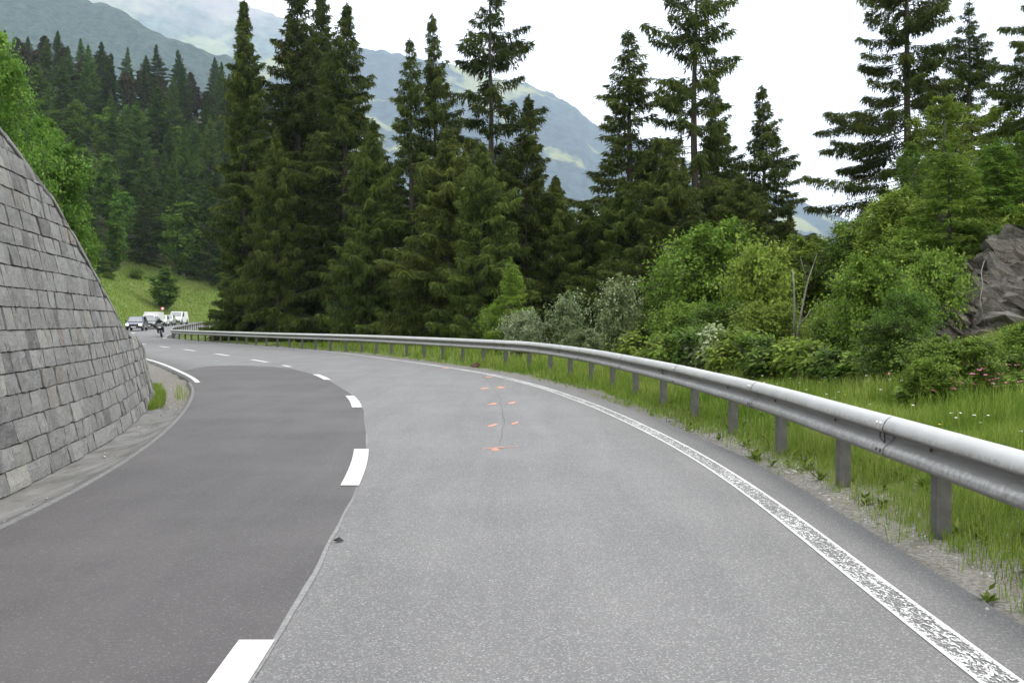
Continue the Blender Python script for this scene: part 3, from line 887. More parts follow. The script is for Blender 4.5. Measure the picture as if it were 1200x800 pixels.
def plant(name, model, x, y, h, label, cat, group=None, rz=None, wide=1.0, sink=0.0, mat=None, z=None):
    tr, cr, H = model
    k = h / H
    zz = tz(x, y) if z is None else z
    e = empty(name, (x, y, zz - sink), random.uniform(0, 6.28) if rz is None else rz, label, cat, group)
    e.scale = (k * wide, k * wide, k)
    a = link('trunk' if cat != 'bush' else 'stem', tr, e); b = link('crown' if cat != 'bush' else 'foliage', cr, e)
    if mat is not None:
        b.material_slots[0].link = 'OBJECT'; b.material_slots[0].material = M[mat]
    return e

SP = {
    'column': make_spruce(1, 24, 2.3, .02, .075, .48, .06, .8, .042, .32, 1.0, irregular=.28),
    'dense_a': make_spruce(2, 25, 4.9, .01, .085, .78, .14, .85, .044, .35, .95, irregular=.34),
    'dense_b': make_spruce(3, 24, 5.2, .01, .085, .84, .14, .9, .044, .36, .95, tint0=.42, irregular=.36),
    'open_a': make_spruce(4, 20, 3.1,   .01, .09, .76, .30, .9, .032, .30, 1.15, irregular=.4),
    'open_b': make_spruce(5, 22, 3.5, .02, .11, .62, .42, 1.1, .032, .32, 1.25, top_up=.1, irregular=.42),
    'open_c': make_spruce(6, 18, 3.6, .01, .085, .80, .34, .9, .034, .30, 1.15, irregular=.4),
    'weep': make_spruce(7, 14, 3.6, .00, .07, .74, .06, 1.25, .036, .36, 1.0, tint0=.52, irregular=.42),
    'near_open': make_spruce(8, 18, 3.7, .02, .085, .68, .34, 1.0, .023, .23, 1.5, irregular=.38),
    'young': make_spruce(9, 4.2, 1.15, .01, .035, .85, .05, .25, .016, .11, 1.6, mat='spruce_bright', tint0=.45, irregular=.2),
}
def px2(px, py, Y):  # where a sight line meets depth Y
    return (px - 600.0) / F * Y, EYE + (375.0 - py) / F * Y
def spruce_at(px, ptop, Y, kind, halfpx, label, group=None, mat=None):
    x, zt_ = px2(px, ptop, Y)
    zb = tz(x, Y)
    h = zt_ - zb
    mod = SP[kind]
    base_r = {'column': 2.2, 'dense_a': 4.9, 'dense_b': 5.2, 'open_a': 3.1, 'open_b': 3.5, 'open_c': 3.6, 'weep': 3.6, 'near_open': 3.7, 'young': 1.15}[kind]
    wide = (halfpx / F * Y) / (base_r * h / mod[2])
    return plant('spruce_tree', mod, x, Y, h, label, 'tree', group, None, wide, 0.1, mat)
G1 = 'tall spruces behind the guard rail'
for a in [
    (288, 3, 72, 'column', 31, 'narrow columnar dark spruce, leftmost of the tall spruces behind the rail'),
    (350, -30, 75, 'dense_a', 88, 'tallest dense spruce just right of the narrow columnar one, its tip above the frame'),
    (378, -12, 80, 'dense_a', 78, 'dense spruce whose tip shows between two taller dense ones'),
    (401, 5, 70, 'dense_b', 92, 'broad dense spruce at the right end of the left spruce clump'),
    (436, 140, 63, 'weep', 56, 'low yellowish spruce at the right skirt of the left spruce clump'),
    (326, 150, 67, 'weep', 46, 'low bushy spruce filling the foot between columnar and dense spruces'),
    (482, 46, 63, 'open_a', 54, 'slim open spruce, left one of the pair in front of the meadow slope'),
    (509, 18, 65, 'open_c', 60, 'open spruce with a bent upper crown, right one of the slim pair'),
    (525, 150, 55, 'weep', 82, 'shorter weeping spruce with yellowish hanging twigs in front of the slim pair'),
    (576, -52, 60, 'open_b', 76, 'tall gappy spruce with bare trunk showing before the blue ridge'),
    (616, 112, 56, 'open_c', 66, 'mid-height spruce at the right foot of the gappy tall spruce'),
    (563, 165, 52, 'weep', 64, 'low weeping spruce at the foot of the gappy tall spruce'),
    (652, 205, 56, 'weep', 56, 'low dark spruce in the dip left of the silvery bush'),
    (737, 36, 58, 'open_a', 88, 'pointed open spruce left of the lanky spruce with the bare trunk'),
    (690, 235, 58, 'weep', 58, 'low dense dark spruce behind the silvery bush'),
    (812, -85, 56, 'open_b', 84, 'lanky spruce with long bare trunk and sparse drooping limbs, its tip above the frame'),
    (728, 205, 55, 'weep', 62, 'low drooping spruce under the pointed open spruce'),
    (838, 92, 60, 'open_c', 58, 'small-topped spruce between the lanky spruce and the dark pointed one'),
    (782, 170, 52, 'weep', 74, 'dense low spruce at the foot of the lanky bare-trunked spruce'),
    (893, 100, 55, 'open_c', 70, 'dark pointed spruce standing left of the wide sky gap'),
    (868, 200, 51, 'weep', 66, 'low dense spruce at the foot of the dark pointed spruce'),
    (925, 250, 60, 'dense_a', 45, 'low dark spruce closing the bottom of the sky gap'),
    (1064, -120, 42, 'near_open', 100, 'large open spruce with long drooping limbs right of the sky gap'),
    (1126, 4, 45, 'near_open', 74, 'thinner open spruce standing right behind the large open one'),
    (1010, 245, 52, 'dense_a', 52, 'low dark spruce under the left limbs of the large open spruce'),
    (1090, 175, 48, 'dense_b', 60, 'dark spruce filling in behind the light green birch'),
    (1228, -150, 25, 'near_open', 82, 'spruce at the right picture edge with thin hanging twigs reaching in', None),
]:
    spruce_at(a[0], a[1], a[2], a[3], a[4], a[5], G1)
# dark second row
rr = random.Random(5)
NICK = [(288, 'narrow columnar spruce'), (350, 'tallest dense spruce'), (401, 'broad dense spruce of the clump'), (482, 'slim open spruce pair'), (525, 'weeping spruce'), (576, 'gappy tall spruce'), (616, 'mid-height spruce'), (690, 'silvery bush'),
        (737, 'pointed open spruce'), (812, 'lanky bare-trunked spruce'), (893, 'dark pointed spruce'), (945, 'sky gap'), (1064, 'large open spruce'), (1105, 'light green birch'), (1190, 'young trees above the rock')]
SEEN = {}
for i, (px, py, Y) in enumerate([(292, 225, 96), (312, 160, 92), (340, 120, 96), (385, 110, 98), (425, 170, 90), (458, 190, 84), (495, 160, 82), (545, 165, 80), (590, 165, 82), (628, 195, 80), (668, 255, 78),
                                 (708, 235, 80), (752, 190, 76), (800, 190, 78), (838, 195, 74), (885, 215, 76), (915, 262, 74), (952, 272, 72), (990, 280, 66), (1040, 240, 62), (1085, 240, 60), (1140, 215, 58), (1190, 190, 52)]):
    nick = min(NICK, key=lambda n: abs(n[0] - px)); side = 'left' if px < nick[0] else 'right'
    key = (nick[1], side); SEEN[key] = SEEN.get(key, 0) + 1
    far_ = '' if SEEN[key] == 1 else 'smaller ' if SEEN[key] == 2 else 'third '
    spruce_at(px, py, Y, rr.choice(['dense_a', 'dense_b', 'weep']), rr.uniform(48, 66), f'{far_}dark second-row spruce showing to the {side} of the {nick[1]}', 'second row of dark spruces')
spruce_at(600, 304, 41, 'young', 26, 'young light green spruce standing left of the silvery bush')

# ------------------------------------------------------------------ broadleaf trees and bushes
def make_broadleaf(seed, H, W, stems=1, clear=0.25, leaf=0.05, per=9, nl=26, ns=6, mat='leaf_mid', tint0=.45, flat=.5, bark='bark_grey', round_top=1.0):
    rg = np.random.default_rng(seed)
    limbs = MB(); pts = []; tn = []; ph0 = rg.uniform(0, 6.28)
    def env(zr):          # crown half width at relative height
        if zr < clear: return .25
        q = (zr - clear) / (1 - clear)
        return max(.1, math.sin(math.pi * min(1, (.16 + .84 * q) ** .8)) ** .7) if round_top else max(.1, (1 - q))
    for s in range(stems):
        a = rg.uniform(0, 6.28); lean = (W * .33 if stems > 1 else W * .05) * rg.uniform(.4, 1.2)
        hs = H * (rg.uniform(.72, 1.0) if stems > 1 and s else 1.0)
        n = 7
        sp = [np.array([math.cos(a) * lean * (k / (n - 1)) ** 1.2 + rg.normal(0, .02 * W) * (k > 0), math.sin(a) * lean * (k / (n - 1)) ** 1.2 + rg.normal(0, .02 * W) * (k > 0), -.2 + (hs * .97 + .2) * k / (n - 1)]) for k in range(n)]
        r0 = .018 * H / stems ** .4 + .006
        limbs.tube([tuple(p) for p in sp], [max(.005, r0 * (1 - k / (n - 1)) ** .8) for k in range(n)], 6)
        sp = np.array(sp)
        for i in range(int(nl / stems ** .55)):
            q = clear * .7 + (1 - clear * .7) * (i + rg.random()) / int(nl / stems ** .55)
            q = min(q, .98)
            p0 = np.array([np.interp(q * (n - 1), range(n), sp[:, k]) for k in range(3)])
            az = i * 2.4 + rg.uniform(-.6, .6)
            L = W * env(p0[2] / H) * (rg.uniform(.55, 1.05) if stems < 3 else rg.uniform(.4, 1.25)) * (1 + (.16 if stems < 3 else .3) * math.sin(2 * az + ph0 + 4 * q)) / (1.0 if stems == 1 else 1.35)
            up = rg.uniform(.15, .75)
            d = unit(np.array([math.cos(az), math.sin(az), up]))
            p1 = p0 + d * L * .55 + rg.normal(0, .04 * L, 3); p2 = p0 + d * L + np.array([0, 0, rg.normal(0, .12 * L)])
            limbs.tube([tuple(p0), tuple(p1), tuple(p2)], [r0 * .3 * (1 - q) + .006, .006, .003], 4, cap=False)
            for j in range(ns):
                f = .25 + .75 * (j + rg.random()) / ns
                b0 = p0 + (p1 - p0) * min(1, f / .55) if f < .55 else p1 + (p2 - p1) * (f - .55) / .45
                l2 = L * rg.uniform(.2, .5) * (1.1 - .5 * f) + .06
                d2 = unit(d * .5 + rg.normal(0, .6, 3) + np.array([0, 0, .15]))
                b1 = b0 + d2 * l2
                limbs.tube([tuple(b0), tuple(b1)], [.004, .002], 3, cap=False)
                m = per
                uu = rg.uniform(.1, 1.1, m)[:, None]
                pts.append(b0 + (b1 - b0) * uu + rg.normal(0, .14 * l2 + leaf * .5, (m, 3)))
                tn.append(np.clip(tint0 - .12 + .22 * f + rg.normal(0, .13) + rg.normal(0, .15, m), 0, 1))
    Pn = np.concatenate(pts); Tn = np.concatenate(tn); n = len(Pn)
    nrm = unit(rg.normal(0, 1, (n, 3)) * flat + np.array([0, 0, 1.0]) * (1 - flat) + unit(Pn - np.array([0, 0, H * .5])) * .4)
    d = unit(np.cross(nrm, rg.normal(0, 1, (n, 3))))
    sv = np.cross(nrm, d)
    l = leaf * 2 * rg.uniform(.45, 1.3, n)
    V = kites(Pn, d, l, l * .3, sv)
    V = V.reshape(-1, 3)
    crown = np_mesh('crown', V, quads=np.arange(len(V)).reshape(-1, 4), mat=M[mat], attrs={'tint': np.repeat(Tn, 4)})
    trunk = bpy.data.meshes.new('trunk'); trunk.from_pydata(limbs.v, [], limbs.f); trunk.materials.append(M[bark])
    return trunk, crown, H

BL = {
    'maple': make_broadleaf(21, 7, 2.6, 1, .12, .06, 34, 76, 11, 'leaf_bright', .5),
    'ash': make_broadleaf(22, 6, 2.0, 2, .08, .055, 34, 70, 10, 'leaf_bright', .45),
    'forest_a': make_broadleaf(23, 14, 4.2, 1, .15, .26, 18, 60, 9, 'leaf_forest', .5),
    'forest_b': make_broadleaf(24, 13, 3.6, 2, .12, .25, 18, 60, 9, 'leaf_forest', .55),
    'birch': make_broadleaf(25, 7, 1.7, 1, .12, .05, 24, 80, 9, 'leaf_mid', .5),
    'shrub_a': make_broadleaf(26, 3.0, 1.6, 9, .02, .05, 20, 70, 9, 'leaf_mid', .48),
    'shrub_b': make_broadleaf(27, 3.0, 1.5, 10, .02, .045, 20, 70, 9, 'leaf_dark', .5),
    'shrub_c': make_broadleaf(28, 2.0, 1.2, 9, .02, .04, 20, 62, 9, 'leaf_mid', .6),
    'silver': make_broadleaf(29, 2.8, 1.2, 5, .04, .055, 16, 54, 8, 'leaf_silver', .5),
    'herb': make_broadleaf(30, 0.9, .6, 9, .02, .07, 7, 20, 4, 'leaf_mid', .6, flat=.25),
    'pine': make_broadleaf(31, 18, 3.2, 1, .45, .22, 34, 40, 8, 'pine', .45, flat=.9, bark='bark'),
}
BW = {'maple': 2.6, 'ash': 2.0, 'forest_a': 4.2, 'forest_b': 3.6, 'birch': 1.7, 'shrub_a': 1.6, 'shrub_b': 1.5, 'shrub_c': 1.2, 'silver': 1.2, 'herb': .6, 'pine': 3.2}
def leafy_at(name, px, ptop, Y, kind, halfpx, label, cat='bush', group=None, mat=None, x=None):
    xx, zt_ = px2(px, ptop, Y)
    zb = tz(xx, Y); h = max(.4, zt_ - zb)
    wide = (halfpx / F * Y) / (BW[kind] * h / BL[kind][2])
    wide = min(max(wide, .7), 2.6)
    return plant(name, BL[kind], xx, Y, h, label, cat, group, None, wide, .08, mat)
leafy_at('broadleaf_tree', -12, 38, 23, 'maple', 85, 'bright green broadleaf tree rising behind the upper end of the stone wall', 'tree')
leafy_at('broadleaf_tree', 55, 130, 26, 'ash', 75, 'fresh green broadleaf tree leaning over the sloping head of the stone wall', 'tree')
leafy_at('broadleaf_tree', 20, 190, 22, 'ash', 60, 'low bright green tree crown just above the wall coping at the left edge', 'tree')
leafy_at('broadleaf_bush', 92, 235, 28, 'ash', 40, 'bright green bush beside the lower end of the stone wall top', 'bush')
leafy_at('silver_bush', 722, 318, 37, 'silver', 33, 'large silvery-leaved bush right behind the guard rail', 'bush')
leafy_at('silver_bush', 661, 338, 38, 'silver', 20, 'smaller loose silvery bush left of the large silvery one', 'bush')
leafy_at('silver_bush', 690, 380, 35, 'silver', 26, 'low silvery-green bush at the foot between the two silvery bushes', 'bush')
leafy_at('green_bush', 612, 362, 38, 'shrub_c', 28, 'small green bush in front of the young light green spruce', 'bush', mat='leaf_silver')
leafy_at('green_bush', 583, 352, 42, 'shrub_a', 24, 'green bush left of the young light green spruce', 'bush')
for a in [
    ('green_bush', 835, 258, 34, 'shrub_a', 74, 'big light green bush with yellowish crown right of the silvery bush'),
    ('green_bush', 890, 285, 31, 'shrub_c', 56, 'green bush between the big light green bush and the pale dead stems'),
    ('green_bush', 785, 300, 38, 'shrub_b', 44, 'dark green bush against the spruces, left of the big light green bush'),
    ('green_bush', 950, 276, 33, 'shrub_a', 62, 'wide green bush right behind the pale dead stems'),
    ('green_bush', 1000, 255, 31, 'shrub_b', 56, 'rounded dark bush under the limbs of the large open spruce'),
    ('green_bush', 1045, 222, 27, 'shrub_a', 66, 'tallest light green bush left of the rock outcrop'),
    ('green_bush', 1022, 298, 19.5, 'shrub_a', 60, 'large bright bush on the grass bank left of the rock'),
    ('green_bush', 992, 345, 20.5, 'shrub_c', 44, 'bushy green shrub between the dead stems and the large bright bush'),
    ('green_bush', 1082, 266, 25, 'shrub_c', 58, 'light green bush above the left flank of the rock'),
    ('green_bush', 1058, 338, 18.0, 'shrub_b', 42, 'dark leafy bush covering the left foot of the rock'),
    ('green_bush', 1050, 368, 15.6, 'shrub_b', 50, 'low dark bush below the large bright bush on the bank'),
    ('green_bush', 1118, 388, 13.7, 'shrub_c', 62, 'low pale green bush at the foot of the rock'),
    ('green_bush', 1088, 412, 13.2, 'shrub_a', 46, 'small bush nearest the pink flowers, left of them'),
    ('green_bush', 1158, 405, 14.2, 'shrub_b', 46, 'low dark bush behind the pink flowers'),
    ('green_bush', 1205, 375, 14.6, 'shrub_a', 54, 'green bush at the right picture edge under the rock'),
    ('green_bush', 1135, 262, 26, 'shrub_a', 62, 'light green bush on the slope above the rock'),
    ('green_bush', 1195, 205, 27, 'shrub_a', 66, 'green bush above the rock at the right picture edge'),
    ('green_bush', 900, 350, 24, 'shrub_c', 46, 'small bush left of the pale dead stems'),
    ('green_bush', 850, 352, 25, 'shrub_b', 48, 'low dark bush in front of the big light green bush'),
    ('green_bush', 968, 372, 20, 'shrub_b', 34, 'small dark bush just right of the pale dead stems'),
    ('green_bush', 800, 352, 28, 'shrub_c', 42, 'low fresh green bush right of the silvery bush behind the rail'),
]:
    leafy_at(*a)
for a in [('green_bush', 1098, 290, 20.6, 'shrub_c', 26, 'small bush hanging over the left edge of the rock'), ('green_bush', 1185, 238, 22.2, 'shrub_c', 44, 'bush overhanging the top of the rock at the right edge'), ('green_bush', 1148, 262, 22.0, 'shrub_b', 40, 'dark bush on the ledge between the two young spruces')]: leafy_at(*a)
leafy_at('birch_tree', 1105, 108, 32, 'birch', 54, 'light green birch in front of the thinner open spruce', 'tree')
leafy_at('birch_tree', 1068, 165, 31, 'birch', 36, 'lower grey-green birch left of the light green birch', 'tree', mat='leaf_dark')
leafy_at('birch_tree', 1168, 120, 27, 'birch', 60, 'bright green young tree above the rock near the right edge', 'tree')
leafy_at('birch_tree', 1195, 150, 23, 'birch', 40, 'young green tree cut by the right picture edge above the rock', 'tree')
spruce_at(1112, 172, 22.4, 'young', 58, 'bright green young spruce growing on top of the rock outcrop')
spruce_at(1166, 165, 22.8, 'young', 58, 'bright green young spruce leaning over the rock face at the right', mat='spruce_bright')
for i, (px, py, Y) in enumerate([(765, 392, 25), (785, 388, 23.5), (808, 384, 23), (830, 380, 22.5), (852, 384, 21.5), (874, 386, 20.5), (896, 390, 19.5), (918, 394, 18.8), (940, 398, 18), (962, 396, 17.6), (984, 404, 16.8), (1006, 402, 16.4), (1028, 408, 15.8),
                                 (842, 398, 20.5), (890, 404, 19.2), (1075, 436, 13.2), (1195, 440, 13.2), (735, 388, 27), (960, 410, 17.4)]):
    leafy_at('leafy_plant', px, py, Y, 'herb', 20 * 20 / Y * (1 + .3 * (i % 3)), 'knee-high broad-leaved plant in the grass behind the rail', 'plant', 'leafy plants along the bank', mat=('leaf_silver' if i in (3,) else 'leaf_dark' if i % 4 == 2 else None))

# pale dead stems
dt = empty('dead_tree', (*px2(932, 0, 21.8)[:1], 21.8, 0), 0, 'pale bare dead stems leaning among the green bushes', 'tree')
dx_, dz_ = dt.location.x, tz(dt.location.x, 21.8)
dt.location.z = dz_
def dpt(px, py, Y=21.8): 
    x, z = px2(px, py, Y); return (x - dx_, Y - 21.8, z - dz_)
MB().tube([dpt(930, 400), dpt(931, 360), dpt(930, 335), dpt(928, 315)], [.024, .021, .018, .01], 7).build('trunk', M['dead_wood'], dt, smooth=True)
MB().tube([dpt(933, 402, 21.7), dpt(939, 365), dpt(946, 330), dpt(957, 297, 22.0)], [.028, .024, .018, .008], 7).tube([dpt(946, 330), dpt(940, 312), dpt(937, 300)], [.016, .01, .005], 5).build('trunk', M['dead_wood'], dt, smooth=True)
MB().tube([dpt(938, 380, 21.6), dpt(946, 370, 21.5), dpt(950, 362, 21.5)], [.02, .018, .01], 5).build('limb', M['dead_wood'], dt, smooth=True)

# ------------------------------------------------------------------ hillside forest: every tree an object
FS = [SP['dense_a'], SP['column'], SP['open_c'], SP['dense_b']]
rr = random.Random(77)
LAB = {'spruce': 'dark pointed spruce crowded among others in the hillside forest', 'leaf': 'fresh green broadleaf crown among the dark spruces of the hillside forest', 'pine': 'brownish rounded pine on the upper edge of the hillside forest'}
spots = []
for row in range(11):
    Y = 172 + row * 17
    step_ = 34 - row * 1.2
    px = -60 + rr.uniform(0, 20)
    while px < 318:
        spots.append((px + rr.uniform(-8, 8), Y + rr.uniform(-7, 7), row)); px += step_ * rr.uniform(.8, 1.25)
for px, Y, row in spots:
    x = (px - 600) / F * Y
    zz, dr_, dl_, _b = terrain([x], [Y])
    if dl_[0] < 9.5: continue
    r = rr.random()
    if row >= 8 and r < .45:
        plant('pine_tree', BL['pine'], x, Y, rr.uniform(13, 18), LAB['pine'], 'tree', 'pines of the hillside forest', wide=rr.uniform(.9, 1.2))
    elif r < .42:
        plant('broadleaf_tree', BL[rr.choice(['forest_a', 'forest_b'])], x, Y, rr.uniform(9, 14), LAB['leaf'], 'tree', 'broadleaf trees of the hillside forest', wide=rr.uniform(.9, 1.3))
    else:
        plant('spruce_tree', rr.choice(FS), x, Y, rr.uniform(15, 25), LAB['spruce'], 'tree', 'spruces of the hillside forest', wide=rr.uniform(1.0, 1.5), mat='forest_spruce')
leafy_at('green_bush', 195, 313, 168, 'forest_b', 24, 'round dark green bush on the meadow above the queue of cars', 'bush', mat='leaf_dark')
for i, (px, py, Y) in enumerate([(128, 322, 168), (225, 335, 192), (138, 318, 178), (160, 318, 176)]):
    leafy_at('green_bush', px, py - 3, Y, 'shrub_a', 12, 'small bush at the forest edge on the meadow above the cars', 'bush', 'small bushes along the upper meadow')

# ------------------------------------------------------------------ grass, flowers, gravel
def blades(px, py, pz, h, w, rg, bend=.35):
    n = len(px)
    az = rg.uniform(0, 6.28, n); la = rg.uniform(0, 6.28, n)
    sx, sy = np.cos(az) * w, np.sin(az) * w
    b = h * bend * rg.uniform(.2, 1.3, n); bx, by = np.cos(la) * b, np.sin(la) * b
    V = np.empty((n, 5, 3), np.float32)
    V[:, 0] = np.stack([px - sx, py - sy, pz - .02], 1); V[:, 1] = np.stack([px + sx, py + sy, pz - .02], 1)
    mx, my, mz = px + bx * .3, py + by * .3, pz + h * .58
    V[:, 2] = np.stack([mx + sx * .75, my + sy * .75, mz], 1); V[:, 3] = np.stack([mx - sx * .75, my - sy * .75, mz], 1)
    V[:, 4] = np.stack([px + bx, py + by, pz + h * (1 - bend * .3)], 1)
    i = np.arange(n)[:, None] * 5
    return V.reshape(-1, 3), i + np.array([[0, 1, 2, 3]]), i + np.array([[3, 2, 4]])
def scatter(n, xa, xb, ya, yb, rg): return rg.uniform(xa, xb, n), rg.uniform(ya, yb, n)
rg = np.random.default_rng(99)
Vs = []; Qs = []; Ts = []; TN = []; base = 0
def emit(x, y, z, h, w, tint, bend=.35):
    global base
    V, q, t = blades(x, y, z, h, w, rg, bend)
    Vs.append(V); Qs.append(q + base); Ts.append(t + base); TN.append(np.repeat(tint, 5)); base += len(V)
for (ya, yb, xa, xb, n, wd) in [(1.5, 12, 2.6, 7, 95000, .0026), (12, 22, 2, 12, 90000, .0048), (22, 34, -3, 14, 52000, .008), (34, 60, -18, 16, 36000, .014)]:
    x, y = scatter(n, xa, xb, ya, yb, rg)
    z, dr_, dl_, bare = terrain(x, y)
    cl = fbm(x * 1.4, y * 1.4, 44); cl2 = fbm(x * .35, y * .35, 45)
    # gravel verge: few blades, in tufts
    keep_p = sstep(.55, 1.1, dr_ + (cl - .5) * .9) * (.45 + .55 * sstep(.35, .6, cl))
    keep_p = np.where(dr_ < .8, keep_p * .3, keep_p)
    k = (dr_ > .62) & (rg.random(n) < keep_p)
    x, y, z, dr_, cl, cl2 = x[k], y[k], z[k], dr_[k], cl[k], cl2[k]
    h = (.07 + .17 * sstep(.8, 1.5, dr_)) * rg.uniform(.35, 1.45, len(x)) * (.45 + 1.1 * cl)
    if ya < 20:
        m = 130 if ya < 5 else 170
        tx, ty = scatter(m, xa - .4, xa + 2.4, ya, yb, rg); sp = rg.uniform(.02, .09, m)
        tx = np.repeat(tx, 26) + rg.normal(0, 1, m * 26) * np.repeat(sp, 26); ty = np.repeat(ty, 26) + rg.normal(0, 1, m * 26) * np.repeat(sp, 26)
        tzz, td, _l, _b = terrain(tx, ty); kk = (td > .56) & (td < 1.3)
        tx, ty, tzz = tx[kk], ty[kk], tzz[kk]
        emit(tx, ty, tzz, rg.uniform(.03, .17, len(tx)), wd * rg.uniform(.7, 1.2, len(tx)), np.clip(.55 + rg.normal(0, .22, len(tx)), 0, 1), .6)
    emit(x, y, z, h, wd * rg.uniform(.7, 1.3, len(x)), np.clip(.45 + .7 * (cl2 - .5) + .4 * (cl - .5) + rg.normal(0, .2, len(x)) + .2 * (h > .3), 0, 1))
# corner of the wall
n = 7000
y = rg.uniform(16.9, 22.5, n)
x = XW(y) + .02 + rg.random(n) ** 1.4 * np.interp(y, [16.9, 17.6, 19, 22.5], [.04, .13, .18, .13])
z = np.maximum(terrain(x, y)[0], -.05)
emit(x, y, z, rg.uniform(.04, .24, n) * (.35 + 1.3 * fbm(x * 5, y * 5, 3)), np.full(n, .005), np.clip(.58 + rg.normal(0, .16, n), 0, 1))
n = 45
y = rg.normal(19.9, .3, n); x = XW(y) + .5 + rg.normal(0, .1, n)
emit(x, y, np.maximum(terrain(x, y)[0], -.05), rg.uniform(.15, .5, n), np.full(n, .005), np.clip(.75 + rg.normal(0, .16, n), 0, 1))
# meadow above the cars
x, y = scatter(60000, -85, -40, 100, 200, rg)
z, dr_, dl_, bare = terrain(x, y)
k = (dl_ > .9) & (dl_ < 26)
x, y, z = x[k], y[k], z[k]
emit(x, y, z, rg.uniform(.12, .4, len(x)), np.full(len(x), .05), np.clip(.45 + .7 * (fbm(x * .1, y * .1, 6) - .5) + rg.normal(0, .15, len(x)), 0, 1))
me = np_mesh('grass', np.concatenate(Vs), quads=np.concatenate(Qs), tris=np.concatenate(Ts), mat=M['grass'], attrs={'tint': np.concatenate(TN)})
tag(link('grass', me), kind='stuff')
# dry stalks on the verge
Vs = []; Qs = []; Ts = []; TN = []; base = 0
x, y = scatter(34000, 2.4, 9, 2, 26, rg)
z, dr_, dl_, bare = terrain(x, y)
k = (dr_ > .72) & (rg.random(len(x)) < np.interp(dr_, [.6, .8, 1.3, 2.2, 6], [.15, .6, .5, .35, .2])) & (fbm(x * 1.4, y * 1.4, 44) > .42)
x, y, z = x[k], y[k], z[k]
emit(x, y, z, rg.uniform(.05, .30, len(x)) * sstep(.3, 1.2, dr_[k]) , np.full(len(x), .0026), np.clip(rg.normal(.5, .25, len(x)), 0, 1), .6)
me = np_mesh('dry_grass', np.concatenate(Vs), quads=np.concatenate(Qs), tris=np.concatenate(Ts), mat=M['grass_dry'], attrs={'tint': np.concatenate(TN)})
tag(link('dry_grass', me), kind='stuff')
# small weeds at the verge
n = 150
wx, wy = scatter(n * 4, 2.6, 6.5, 2, 20, rg)
wz, wd_, _l, _b = terrain(wx, wy)
kk = (wd_ > .6) & (wd_ < 2.2); wx, wy, wz = wx[kk][:n], wy[kk][:n], wz[kk][:n]
m = 14
sz = np.repeat(rg.uniform(.04, .11, len(wx)), m); a = rg.uniform(0, 6.28, len(wx) * m); up = rg.uniform(.15, 1.1, len(wx) * m)
p = np.stack([np.repeat(wx, m), np.repeat(wy, m), np.repeat(wz, m) + rg.uniform(0, .09, len(a)) * up], 1)
d = unit(np.stack([np.cos(a), np.sin(a), up], 1)); sv = unit(np.cross(d, np.array([0, 0, 1.0]) + rg.normal(0, .3, (len(a), 3))))
V = kites(p, d, sz * rg.uniform(.7, 1.5, len(a)), sz * .22, sv).reshape(-1, 3)
tag(link('verge_weeds', np_mesh('verge_weeds', V, quads=np.arange(len(V)).reshape(-1, 4), mat=M['leaf_mid'], attrs={'tint': np.repeat(np.clip(rg.normal(.45, .2, len(a)), 0, 1), 4)})), kind='stuff')
# gravel
x, y = scatter(15000, 2.4, 5.0, 1.5, 20, rg)
z, dr_, dl_, bare = terrain(x, y)
k = (dr_ > .5) & (dr_ < 2.0) & (rg.random(len(x)) < np.interp(dr_, [.5, .8, 1.2, 2.0], [.35, .9, .6, .1]))
x, y, z = x[k], y[k], z[k]
xg, yg2 = scatter(2600, -9, -3.9, 5, 26, rg)
zg, _r, dlg, _b = terrain(xg, yg2)
k = (dlg > .12) & (dlg < 1.6) & (xg > XW(np.clip(yg2, 0, 22)) + .05)
x = np.concatenate([x, xg[k]]); y = np.concatenate([y, yg2[k]]); z = np.concatenate([z, np.maximum(zg[k], -.03)])
oc = np.array([[1, 0, 0], [-1, 0, 0], [0, 1, 0], [0, -1, 0], [0, 0, 1], [0, 0, -1]], float)
n = len(x); sc = np.clip(rg.lognormal(-4.75, .5, n), .004, .035)
V = oc[None] * (sc[:, None, None] * rg.uniform(.6, 1.3, (n, 6, 1))) + rg.normal(0, .15, (n, 6, 3)) * sc[:, None, None]
V[:, :, 2] *= .7
V += np.stack([x, y, z + sc * .25], 1)[:, None]
tf = np.array([[0, 2, 4], [2, 1, 4], [1, 3, 4], [3, 0, 4], [2, 0, 5], [1, 2, 5], [3, 1, 5], [0, 3, 5]])
tris = (np.arange(n)[:, None, None] * 6 + tf[None]).reshape(-1, 3)
t = NT('gravel_stone'); ri = t.n('NewGeometry').outputs['Random Per Island']
M['gravel'] = t.done(t.bsdf(Base_Color=t.mix(ri, (0.16, 0.155, 0.145), (0.46, 0.45, 0.43)), Roughness=0.9))
tag(link('gravel', np_mesh('gravel', V.reshape(-1, 3), tris=tris, mat=M['gravel'])), kind='stuff')
# wild flowers
def flowers(name, mat, x, y, hh, r):
    z = terrain(x, y)[0]; n = len(x)
    V = []; T = []
    for i in range(n):
        c = np.array([x[i], y[i], z[i] + hh[i]]); b = len(V) * 1
        for k in range(6):
            a = 1.047 * k + rg.random() * .4
            p = c + r * np.array([math.cos(a), math.sin(a), rg.uniform(.1, .6)])
            q = c + r * np.array([math.cos(a + .9), math.sin(a + .9), rg.uniform(.1, .6)])
            s_ = len(V); V += [c, p, q]; T.append((s_, s_ + 1, s_ + 2))
    tag(link(name, np_mesh(name, np.array(V), tris=np.array(T), mat=mat)), kind='stuff')
x, y = scatter(420, 3.2, 11, 6, 26, rg); z, d_, _l, _b = terrain(x, y); k = (d_ > 1.8) & (fbm(x * .6, y * .6, 61) > .5)
flowers('white_flowers', M['flower_white'], x[k], y[k], rg.uniform(.2, .38, k.sum()), .02)
x, y = scatter(120, 3.4, 11, 7, 24, rg); k = fbm(x * .6, y * .6, 65) > .5
